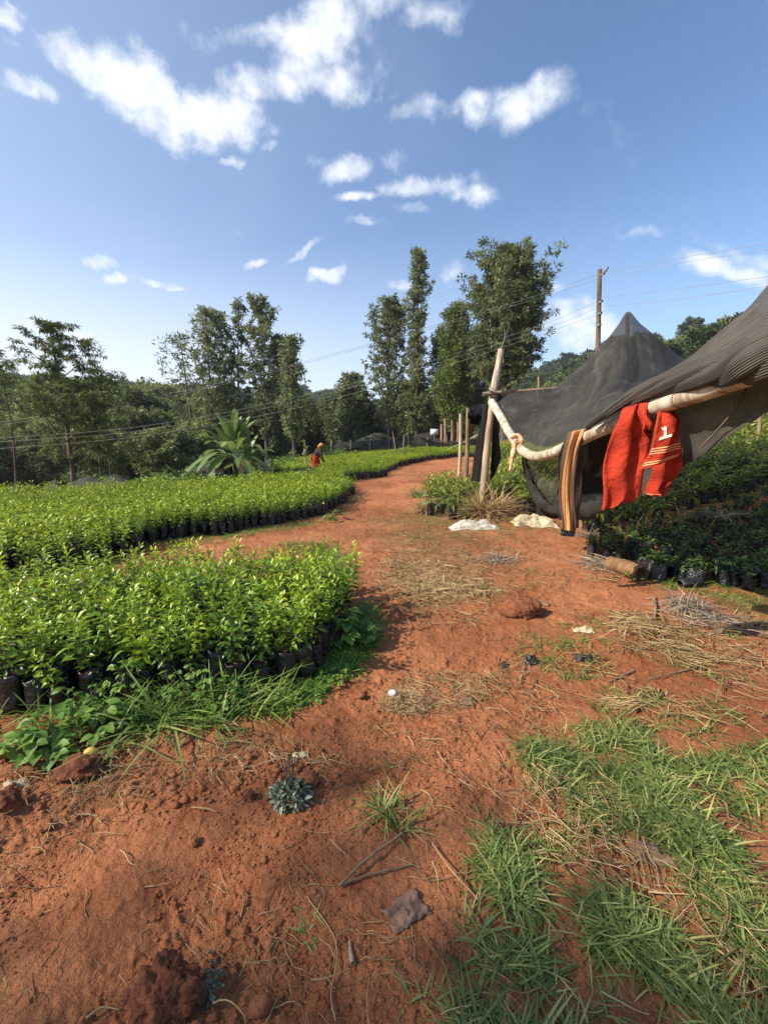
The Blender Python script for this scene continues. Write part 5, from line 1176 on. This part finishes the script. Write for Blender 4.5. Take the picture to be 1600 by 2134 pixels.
crumple(972, 1466, .10, .07, .025, 'plasticgrey', 'small dark plastic scrap on bare soil right of the straw nest', 5, -.2, 'plastic_scrap', 'litter', 20, 1.6)
crumple(1105, 1383, .11, .08, .035, 'bagdust', 'small black plastic scrap left of the other one in the mid ground', 6, .3, 'plastic_scrap', 'litter', 20, 1.6)
crumple(1215, 1378, .14, .07, .035, 'bagdust', 'black plastic scrap near the green tufts right of centre', 7, .1, 'plastic_scrap', 'litter', 20, 1.6)
crumple(1050, 1388, .07, .05, .015, 'bagdust', 'tiny dark plastic scrap on bare soil', 8, .8, 'plastic_scrap', 'litter', 16, 1.6)
crumple(35, 1640, .10, .05, .02, 'sack', 'pale dry leaf curl at the far left of the foreground', 9, .4, 'dry_leaf', 'leaf', 16, 1.2)
crumple(628, 1580, .08, .05, .012, 'sack', 'pale torn leaf piece behind the grey weed', 10, .4, 'dry_leaf', 'leaf', 16, 1.2)
crumple(1130, 1262, .14, .07, .045, 'logwood', 'curled piece of orange bark beside the earth mound', 12, -.5, 'bark_piece', 'bark', 20, 1.2)
crumple(1215, 1318, .17, .07, .03, 'sack', 'pale curled husk lying in the mid ground grass', 13, -.2, 'dry_husk', 'husk', 20, 1.2)
crumple(1585, 1068, .5, .35, .3, 'soil', 'red earth heap at the right edge behind the shaded bed', 14, 0, 'earth_heap', 'earth heap', 30, .7)

def rock(px, py, sx, sy, sz, label, seed, mat='soil', name='earth_clod', cat='clod', sink=.25, sub=4, rough=.3):
    b = G(px, py); g = clod_mesh(seed, rough, sub); g.arr(); g.V = [g.V[0] * [sx, sy, sz] + [0, 0, sz * (1 - sink)]]
    return tag(obj(name, g, M[mat], smooth=sub > 3, loc=(b[0], b[1], b[2])), label, cat)
rock(345, 2092, .075, .06, .06, 'large rough dark red clod at the bottom edge of the view', 31, 'soildark', sink=.4, sub=5, rough=.55)
rock(545, 2110, .035, .025, .025, 'pale orange stone chip right of the large bottom clod', 32, sub=2, name='stone', cat='stone')
rock(170, 1615, .085, .06, .05, 'brown clod under the broadleaf weed at left', 33, 'soildark', rough=.5)
rock(8, 1690, .06, .05, .05, 'dark clod cut by the left edge', 34, 'soildark', rough=.5)
rock(750, 1457, .035, .03, .03, 'small red clod left of the straw nest', 35)
rock(1080, 1280, .20, .15, .10, 'rounded mound of red earth beside the curled bark', 36, 'mound', sink=.45, sub=5, rough=.32, name='earth_mound', cat='earth mound')
rock(520, 1670, .03, .025, .025, 'reddish clod left of the grey weed', 37, 'soildark', rough=.5); rock(405, 1765, .022, .02, .018, 'small dark red clod among the straw bits', 38)
rock(640, 1640, .05, .04, .03, 'crumbly clod right under the grey weed', 39); rock(95, 1730, .035, .03, .02, 'low clod in the left foreground', 40)
# earth around the grey weed
# yellow fruit
b = G(192, 1590); g = clod_mesh(44, .10, 3); g.arr(); g.V = [g.V[0] * [.032, .026, .024] + [0, 0, .055]]; tag(obj('yellow_fruit', g, M['fruit'], smooth=True, loc=tuple(b)), 'cracked yellow fruit resting beside the broadleaf weed', 'fruit')
# straw nest with a white shell
b = G(818, 1462); g = clod_mesh(45, .05, 3); g.arr(); g.V = [g.V[0] * [.028, .025, .024] + [0, 0, .045]]; tag(obj('white_shell', g, M['egg'], smooth=True, loc=tuple(b)), 'white egg shaped shell lying in the small straw nest', 'shell')
def nest(px, py, Rr, n, label, seed, L=.07, mat='straw', h=.03):
    b = G(px, py); r = np.random.default_rng(seed); g = Geo()
    for k in range(n):
        a = r.uniform(0, 6.28); rad = Rr * r.uniform(.2, 1) ** .6; p = np.array([math.cos(a) * rad, math.sin(a) * rad * .7, abs(r.normal(0, h)) + .004]); q = np.cumsum(r.normal(0, L / 4, (4, 3)) * [1, 1, .35], 0)
        pp = p + q; pp[:, 2] = np.maximum(pp[:, 2], .002); tube(g, pp, .0013, 3, 6, cap=False, col=r.uniform(.35, .95))
    return tag(obj('straw_nest', g, M[mat], loc=tuple(b)), label, 'straw')
nest(842, 1475, .13, 700, 'small nest of curled yellow straw around the white shell', 1)
nest(600, 1330 + 10, .01, 2, 'loose straw wisp in the near bed weeds', 2)

# fronds and dry bundles
def frond_bundle(px, py, n, L, label, seed, mat='deadgrey', az=(0, 6.28), W=.008, e=(0, .5), droop=.6, name='dry_frond', cat='dry frond', base=.03, H=0):
    b = G(px, py); r = np.random.default_rng(seed); g = Geo()
    for k in range(n):
        a = r.uniform(*az); el_ = r.uniform(*e); l = L * r.uniform(.6, 1.15); D = np.array([[math.cos(a) * math.cos(el_), math.sin(a) * math.cos(el_), math.sin(el_)]])
        g.extend(leaf(l, W * r.uniform(.6, 1.4), 5, droop * r.uniform(.3, 1.3), .3, .5, r.uniform(.2, .8), r.uniform(.3, .95)), frames(D, np.array([[0, 0, 1.]]) + r.normal(0, .3, (1, 3))), [[r.normal(0, base), r.normal(0, base), .015 + H + abs(r.normal(0, .015))]])
    V = g.arr()[0]; zz = hg(V[:, 0] + b[0], V[:, 1] + b[1]) + .004 - b[2]; V[:, 2] = np.where(V[:, 2] < zz, zz + r.uniform(0, .006, len(V)), V[:, 2]); g.V = [V]
    return tag(obj(name, g, M[mat], loc=tuple(b)), label, cat)
frond_bundle(1040, 1170, 120, .30, 'heap of grey dead fern leaves left of the log', 1, e=(.1, 1.0), droop=1.0, base=.07)
frond_bundle(1262, 1180, 150, .38, 'spread of dry grey leaves against the cut log', 2, az=(1.8, 4.4), base=.1, e=(0, .5))
frond_bundle(1425, 1268, 110, .28, 'curled bleached frond heap at the edge of the shadow', 3, e=(.1, 1.2), droop=1.2, base=.07)
frond_bundle(1490, 1300, 130, .36, 'matted bleached fronds right of the curled heap', 4, az=(-1, 3.6), base=.12, e=(0, .35))
frond_bundle(1330, 1310, 130, .30, 'flat dry palm frond pieces beside the brown sticks', 5, az=(-.7, 3.9), base=.10, e=(0, .3), mat='straw')
frond_bundle(1365, 1455, 60, .14, 'small fan of brown dry leaflets in the right mid ground', 6, az=(.6, 2.4), mat='straw', base=.015, e=(0, .3))
frond_bundle(1340, 1475, 50, .25, 'reddish dry grass stalks lying below the small fan', 7, az=(2.6, 3.5), mat='straw', base=.02, e=(0, .1), W=.005)
frond_bundle(1500, 1120, 60, .35, 'pale dry frond lying over the shaded seedlings', 8, base=.06, e=(.1, .7), H=.3)
frond_bundle(1230, 1120, 120, .26, 'grey dry roots beside the round black bag', 9, base=.08, e=(.1, .9))
frond_bundle(1560, 1310, 90, .4, 'bleached straw sheaf at the right edge', 10, az=(-.8, .8), base=.08, e=(0, .25), mat='straw')
frond_bundle(1380, 1355, 80, .3, 'scatter of pale dry leaves right of the brown stick', 11, az=(-.9, .6), base=.07, e=(0, .2), mat='straw')
frond_bundle(900, 1225, 520, .24, 'matted heap of straw in the middle of the path edge', 12, base=.22, e=(0, .5), mat='straw', W=.0065)
frond_bundle(870, 1190, 300, .2, 'thin spread of straw left of the dead fern heap', 13, base=.2, e=(0, .4), mat='straw', W=.0065)
frond_bundle(985, 1230, 160, .2, 'tangle of straw right of the matted heap', 14, base=.15, e=(0, .6), mat='straw', W=.0065)
# broadleaf weeds
def broadleaf(px, py, n, L, W, label, seed, mat='weed', H=.12, R=.12, name='broadleaf_weed', sd=0, stem=True):
    b = G(px, py); r = np.random.default_rng(seed); gs = Geo(); gl = Geo(); tm = leaf(1, W / L, 5, .45, .18, 1.05, .35, .6, .012)
    for k in range(n):
        a = r.uniform(0, 6.28); rad = R * r.uniform(.1, 1); z = H * r.uniform(.25, 1) * (1 - .4 * rad / R); p = np.array([math.cos(a) * rad, math.sin(a) * rad, z]); tube(gs, cat_mull([[p[0] * .2, p[1] * .2, 0], p * [.5, .5, .8], p], 5), .0022, 4, cap=False)
        for q in range(3):
            aa = a + (q - 1) * 1.1 + r.normal(0, .2); e = r.uniform(-.1, .6); D = np.array([[math.cos(aa) * math.cos(e), math.sin(aa) * math.cos(e), math.sin(e)]])
            gl.extend(tm, frames(D, np.array([[0, 0, 1.]]) + r.normal(0, .25, (1, 3))), [p], L * r.uniform(.6, 1.15), [r.normal(0, .12)])
    o = empty(name, b, label, 'weed'); obj('stem', gs, M['stem'], o); obj('foliage', gl, M[mat], o); return o
# tussocks
def tussock(px, py, n, L, label, seed, mat='straw', e=(.5, 1.4), W=.008, droop=.7, base=.06, name='grass_tussock', c=(.2, .8)):
    b = G(px, py); r = np.random.default_rng(seed); g = blade_tuft(n, L, W, e, r, droop, 6, c[0], c[1], .15, base)
    return tag(obj(name, g, M[mat], loc=(b[0], b[1], b[2] - .01)), label, 'grass tuft')
tussock(1015, 1076, 520, .95, 'big dry grass tussock at the foot of the leaning post', 1, base=.16, droop=1.0, W=.017)
tussock(1050, 1072, 160, .7, 'straw coloured tussock right of the leaning post foot', 2, base=.14, droop=1.1, W=.017)
tussock(980, 1072, 220, .7, 'grey green tall grass clump left of the big dry tussock', 3, 'grass', base=.16, W=.017)
tussock(884, 1070, 200, .5, 'small dry yellow tussock left of the black bags', 4, base=.07, droop=.8, e=(.8, 1.5), W=.017)
tussock(870, 1035, 160, .45, 'greenish grass clump behind the small dry tussock', 5, 'grass', base=.12, W=.017)
tussock(1350, 1110, 140, .45, 'brown dry grass under the red garments', 6, base=.2, W=.017); tussock(1270, 1100, 90, .4, 'dry stems under the red sweatshirt', 7, base=.12, W=.017)
tussock(1440, 1090, 140, .4, 'dry grass clump among the shaded seedlings', 8, base=.25, W=.017)
# long bladed green grass at the front of the near bed
tussock(335, 1510, 70, .42, 'long arching green grass clump before the near bed', 10, 'grass', (.15, 1.2), .011, 1.0, .07, c=(.3, .7)); tussock(255, 1545, 26, .36, 'long grass blades left of the arching clump', 11, 'grass', (.1, 1.1), .011, .9, .03, c=(.3, .7))
tussock(440, 1510, 60, .34, 'spiky green grass clump right of the arching one', 12, 'grass', (.15, 1.1), .011, .9, .06, c=(.3, .7)); tussock(520, 1480, 60, .28, 'green grass clump at the bed corner by the straight bag', 13, 'grass', (.3, 1.2), .009, .7, .06, c=(.3, .7))
tussock(600, 1480, 30, .2, 'small bright grass tuft at the bed corner', 14, 'weed', (.3, 1.2), .009, .7, .04)
tussock(230, 1480, 60, .30, 'wild grass before the bags at the left of the near bed', 18, 'weed', (.4, 1.3), .008, .6, .10)
tussock(60, 1500, 60, .26, 'wild grass growing up before the leftmost front bags', 24, 'weed', (.4, 1.3), .008, .6, .12)
tussock(150, 1495, 60, .28, 'wild grass between the leftmost front bags and the broadleaf weed', 25, 'weed', (.4, 1.3), .008, .6, .12)
broadleaf(190, 1490, 22, .05, .03, 'leafy weed climbing the third and fourth front bags', 26, H=.28, R=.16)
tussock(310, 1478, 70, .32, 'wild grass hiding the bags left of the middle of the near bed', 19, 'weed', (.5, 1.3), .008, .6, .12)
tussock(480, 1462, 70, .32, 'wild grass hiding the bags right of the middle of the near bed', 20, 'weed', (.5, 1.3), .008, .6, .12)
tussock(400, 1470, 90, .36, 'wild grass growing up between the front bags', 15, 'weed', (.5, 1.3), .008, .6, .12)
broadleaf(270, 1475, 26, .05, .032, 'leafy weed climbing between the front bags at left', 21, H=.32, R=.16); broadleaf(430, 1462, 26, .05, .03, 'leafy weed climbing between the front bags in the middle', 22, H=.30, R=.18); broadleaf(360, 1470, 20, .045, .03, 'small leafy weed before the front bags', 23, H=.24, R=.15)
tussock(560, 1440, 70, .34, 'seeding wild grass between the front bags near the corner', 16, 'weed', (.6, 1.4), .006, .6, .10)
for i, (px, py, n, L, lab) in enumerate([(800, 1690, 44, .19, 'lone green grass tuft in the middle of the foreground'), (830, 1720, 26, .17, 'grass tuft just below the lone middle one'), (640, 1950, 16, .09, 'tiny grass sprout in the lower middle foreground'), (645, 1905, 12, .08, 'thin grass sprout above the tiny one'),
    (985, 1940, 26, .12, 'drooping grass tuft left of the big grass patch'), (1010, 1960, 26, .12, 'second drooping tuft beside the big grass patch'), (870, 2110, 26, .12, 'dull grass tuft at the bottom middle edge'), (815, 1600, 10, .06, 'withered little tuft in the middle ground'),
    (1130, 1345, 24, .13, 'green tuft below the earth mound'), (1190, 1350, 26, .15, 'green tuft right of the one below the mound'), (1260, 1345, 20, .12, 'green tuft beside the black scrap'), (1150, 1440, 14, .08, 'small flat tuft in the middle right ground'),
    (1345, 1520, 16, .07, 'flat green weed rosette under the brown fan'), (1470, 1520, 26, .13, 'grass tuft at right above the side patch'), (1520, 1330, 24, .16, 'grass tuft at the right in front of the fronds'), (1300, 1470, 30, .10, 'creeping tuft left of the brown dry fan'), (1250, 1480, 26, .09, 'small creeping tuft in the mid right ground')]):
    tussock(px, py, n, L, lab, 40 + i, 'grass', (.15, 1.1), .0075, .5, .012 + .01 * (n > 25))
broadleaf(95, 1565, 34, .072, .048, 'broadleaf weed with soft oval leaves at the lower left of the bed', 1, H=.20, R=.16); broadleaf(130, 1600, 10, .07, .05, 'drooping dark leaved weed beside the yellow fruit', 2, H=.10, R=.07)
broadleaf(215, 1530, 28, .062, .042, 'broadleaf weed cluster between the fruit and the bags', 3, H=.2, R=.14); broadleaf(50, 1560, 8, .08, .055, 'weed with large limp leaves at far left', 4, H=.14, R=.08)
broadleaf(715, 1345, 24, .11, .085, 'broadleaf weed with big pale round leaves at the right of the near bed', 5, H=.34, R=.16); broadleaf(755, 1345, 10, .075, .055, 'small broadleaf weed at the outer right of the near bed', 6, H=.22, R=.10)
broadleaf(650, 1450, 30, .03, .026, 'low clover like weed by the straight black bag', 7, H=.06, R=.14); broadleaf(700, 1415, 34, .03, .026, 'creeping clover like weed at the bed corner', 8, H=.08, R=.15)
broadleaf(480, 1480, 26, .03, .022, 'small leaved weed before the front bags', 9, H=.14, R=.14); broadleaf(320, 1120, 10, .12, .08, 'large leaf weed before the middle bed bags', 10, H=.12, R=.16)
broadleaf(690, 1085, 14, .12, .07, 'weed at the path corner of the middle bed', 11, H=.3, R=.25); broadleaf(1315, 1185 + 25, 10, .05, .03, 'small bluish weed by the log end', 12, H=.15, R=.1)
# grey weed and stalks
b = G(605, 1665); r = np.random.default_rng(3); g = Geo(); gs = Geo(); tm = leaf(1, .45, 3, .4, .25, .9, .4, .8)
for k in range(330):
    D = rdirs(1, .0, 1, r); p = D[0] * [.095, .08, .075] * r.uniform(.3, 1) ** .5; g.extend(tm, frames(D + r.normal(0, .5, (1, 3)), rdirs(1, .2, 1, r)), [p], .032 * r.uniform(.6, 1.3), [r.normal(0, .2)])
for k in range(9):
    a = r.normal(0, .35); h = r.uniform(.2, .36); p1 = np.array([math.sin(a) * h, r.normal(0, .02), h]); tube(gs, cat_mull([[0, 0, 0], p1 * [.4, 1, .5] + r.normal(0, .01, 3), p1], 7), np.linspace(.0028, .0012, 7), 4, cap=False)
    for q in range(9):
        t = r.uniform(.35, 1); D = rdirs(1, 0, 1, r); g.extend(tm, frames(D, rdirs(1, .2, 1, r)), [p1 * t * [t ** .3, 1, 1]], .014, [r.normal(-.2, .2)])
o = empty('grey_weed', b, 'silvery grey green weed with dead upright stalks in the left foreground', 'weed'); obj('stem', gs, M['bark'], o); obj('foliage', g, M['greyweed'], o)
b = G(440, 2065); g = Geo()
for k in range(80):
    D = rdirs(1, .1, 1, r); p = np.array([r.normal(0, .012), r.normal(0, .028), .01 + abs(r.normal(0, .01))]); g.extend(tm, frames(D, rdirs(1, .2, 1, r)), [p], .022 * r.uniform(.6, 1.3), [r.normal(0, .2)])
tag(obj('grey_weed', g, M['greyweed'], loc=tuple(b)), 'small bluish weed right of the large bottom clod', 'weed')

# log, sticks, fallen bags
a = G(1270, 1188); c = G(1334, 1212); a = a + [0, 0, .09]; c = c + [0, 0, .085]; o = empty('log', a, 'short thick cut log lying at the corner of the shaded bed', 'log')
g = Geo(); tube(g, np.array([a, (a + c) / 2 + [0, 0, .01], c]) - a, [.085, .095, .098], 16, 20, wob=.08, seed=3); obj('trunk', g, M['logwood'], o, True)
g = Geo(); T_ = norm(c - a); tube(g, np.array([c + T_ * .002, c + T_ * .008]) - a, [.09, .085], 16, 2); obj('cut_end', g, M['brownpole'], o)
def stick(pts, rad, label, mat='brownpole', name='stick', seed=0):
    pp = np.array([G(x, y) + [0, 0, z] for x, y, z in pts]); g = Geo(); tube(g, pp - pp[0], rad, 6, 16, wob=.25, seed=seed); return tag(obj(name, g, M[mat], smooth=True, loc=tuple(pp[0])), label, 'stick')
stick([(1362, 1298, .03), (1365, 1270, .03), (1360, 1250, .04)], [.012, .011, .009], 'thick short brown stick upright in the dry fronds', seed=1)
stick([(1345, 1285, .02), (1375, 1325, .02), (1398, 1372, .015)], [.007, .009, .006], 'long thin brown stick lying right of the dry fronds', seed=2)
stick([(1270, 1425, .015), (1300, 1412, .02), (1318, 1402, .015)], [.006, .007, .005], 'short brown stick in the right middle ground', seed=3)
stick([(1350, 1420, .015), (1400, 1410, .02), (1470, 1392, .015)], [.004, .006, .004], 'thin reddish stick right of the short brown one', seed=4)
stick([(708, 1856, .012), (760, 1812, .03), (838, 1745, .02)], [.006, .006, .004], 'brown runner stalk slanting up to the lone grass tuft', seed=5)
stick([(706, 1855, .012), (770, 1835, .015), (860, 1810, .01)], [.004, .004, .003], 'thinner stalk forking from the brown runner', seed=6)
stick([(1290, 1160, .02), (1292, 1140, .12), (1290, 1118, .2)], [.02, .018, .012], 'short broken stake by the log', seed=7)
stick([(735, 2015, .008), (731, 1990, .01), (728, 1965, .008)], [.008, .007, .003], 'dull tapering twig stub at lower middle', 'deadgrey', seed=8)
stick([(900, 1410, .01), (960, 1430, .02), (1035, 1460, .01)], [.003, .003, .002], 'long pale straw stalk right of the straw nest', 'straw', seed=9)
stick([(150, 1705, .008), (180, 1703, .012), (205, 1709, .008)], [.004, .004, .003], 'pale bamboo like sliver in the left foreground', 'straw', seed=10)
stick([(400, 1690, .008), (430, 1694, .012), (452, 1697, .008)], [.004, .004, .003], 'pale sliver in the middle of the left foreground', 'straw', seed=11)
stick([(900, 1770, .02), (940, 1830, .03), (1000, 1890, .015)], [.003, .003, .002], 'pale dry runner beside the grass patch', 'straw', seed=12)
stick([(180, 2130, .01), (215, 2118, .015), (250, 2112, .01)], [.004, .003, .002], 'thin pale twig at the bottom left edge', 'straw', seed=13)
stick([(640, 1875, .01), (700, 1970, .01), (690, 2080, .01), (700, 2140, .01)], [.002, .002, .002, .002], 'long dry grass stem arching at the bottom middle', 'straw', seed=14)
for (px, py, rz, lab) in [(1340 + 75, 1225, .2, 'empty grey bag lying flat before the front row of the shaded bed'), (1262, 1140, -.1, 'fallen grey bag lying behind the log')]:
    b = G(px, py); g = bag_geo(np.random.default_rng(4), .24, .06); me = g.mesh('fallen_bag', M['bagdust'], True); o = bpy.data.objects.new('fallen_bag', me); scene.collection.objects.link(o)
    o.location = (b[0], b[1], b[2] + .055); o.rotation_euler = (0, R_(88), rz); o.scale = (.75, 1, 1); tag(o, lab, 'plastic bag')
post('stake', 1578, 905, 1583, 865, 11.5, .05, .045, 'yellow brown stake on the slope at the right edge', 'brownpole', 40)
# loose dry stems curling in the foreground
r = np.random.default_rng(12); g = Geo()
for (x0, y0, n) in [(620, 1940, 16), (1010, 1760, 18), (950, 1850, 14), (430, 1900, 12), (640, 2050, 20), (300, 1640, 12), (900, 2000, 22), (700, 1720, 8), (450, 1640, 12), (100, 1620, 12), (120, 1880, 8), (850, 1600, 10)]:
    for k in range(n // 2 + 2):
        b = G(x0 + r.normal(0, 60), y0 + r.normal(0, 28)); a = r.uniform(0, 6.28) + np.cumsum(r.normal(0, .22, 7)); st_ = .022 * r.uniform(.5, 1.3)
        q = b[:2] + np.cumsum(np.stack([np.cos(a), np.sin(a)], 1) * st_, 0); z = hg(q[:, 0], q[:, 1]) + .006 + np.abs(r.normal(0, .008, 7)); tube(g, np.column_stack([q, z]), .0013, 4, 14, cap=False, col=r.uniform(.0, .6))
tag(obj('dry_stems', g, M['straw']), 'curling dry stems and runners lying on the foreground soil', 'dry stems', kind='stuff')
print('objects', len(scene.objects))
# ------------------------------------------------------------------ the air
def haze(dens):
    bm_v = [(-420, -60, -12), (420, -60, -12), (420, 420, -12), (-420, 420, -12), (-420, -60, 75), (420, -60, 75), (420, 420, 75), (-420, 420, 75)]
    me = bpy.data.meshes.new('haze'); me.from_pydata(bm_v, [], [(0, 3, 2, 1), (4, 5, 6, 7), (0, 1, 5, 4), (1, 2, 6, 5), (2, 3, 7, 6), (3, 0, 4, 7)]); o = bpy.data.objects.new('haze', me); scene.collection.objects.link(o)
    m = bpy.data.materials.new('haze'); m.use_nodes = True; q = NT(m.node_tree); out = q.n('ShaderNodeOutputMaterial'); v = q.n('ShaderNodeVolumePrincipled')
    v.inputs['Color'].default_value = (.82, .88, .95, 1); v.inputs['Density'].default_value = dens; v.inputs['Anisotropy'].default_value = .3; q.l(v.outputs[0], out.inputs['Volume']); me.materials.append(m)
    tag(o, kind='stuff', label='faint pale air fading the far ridge')
haze(.00045)
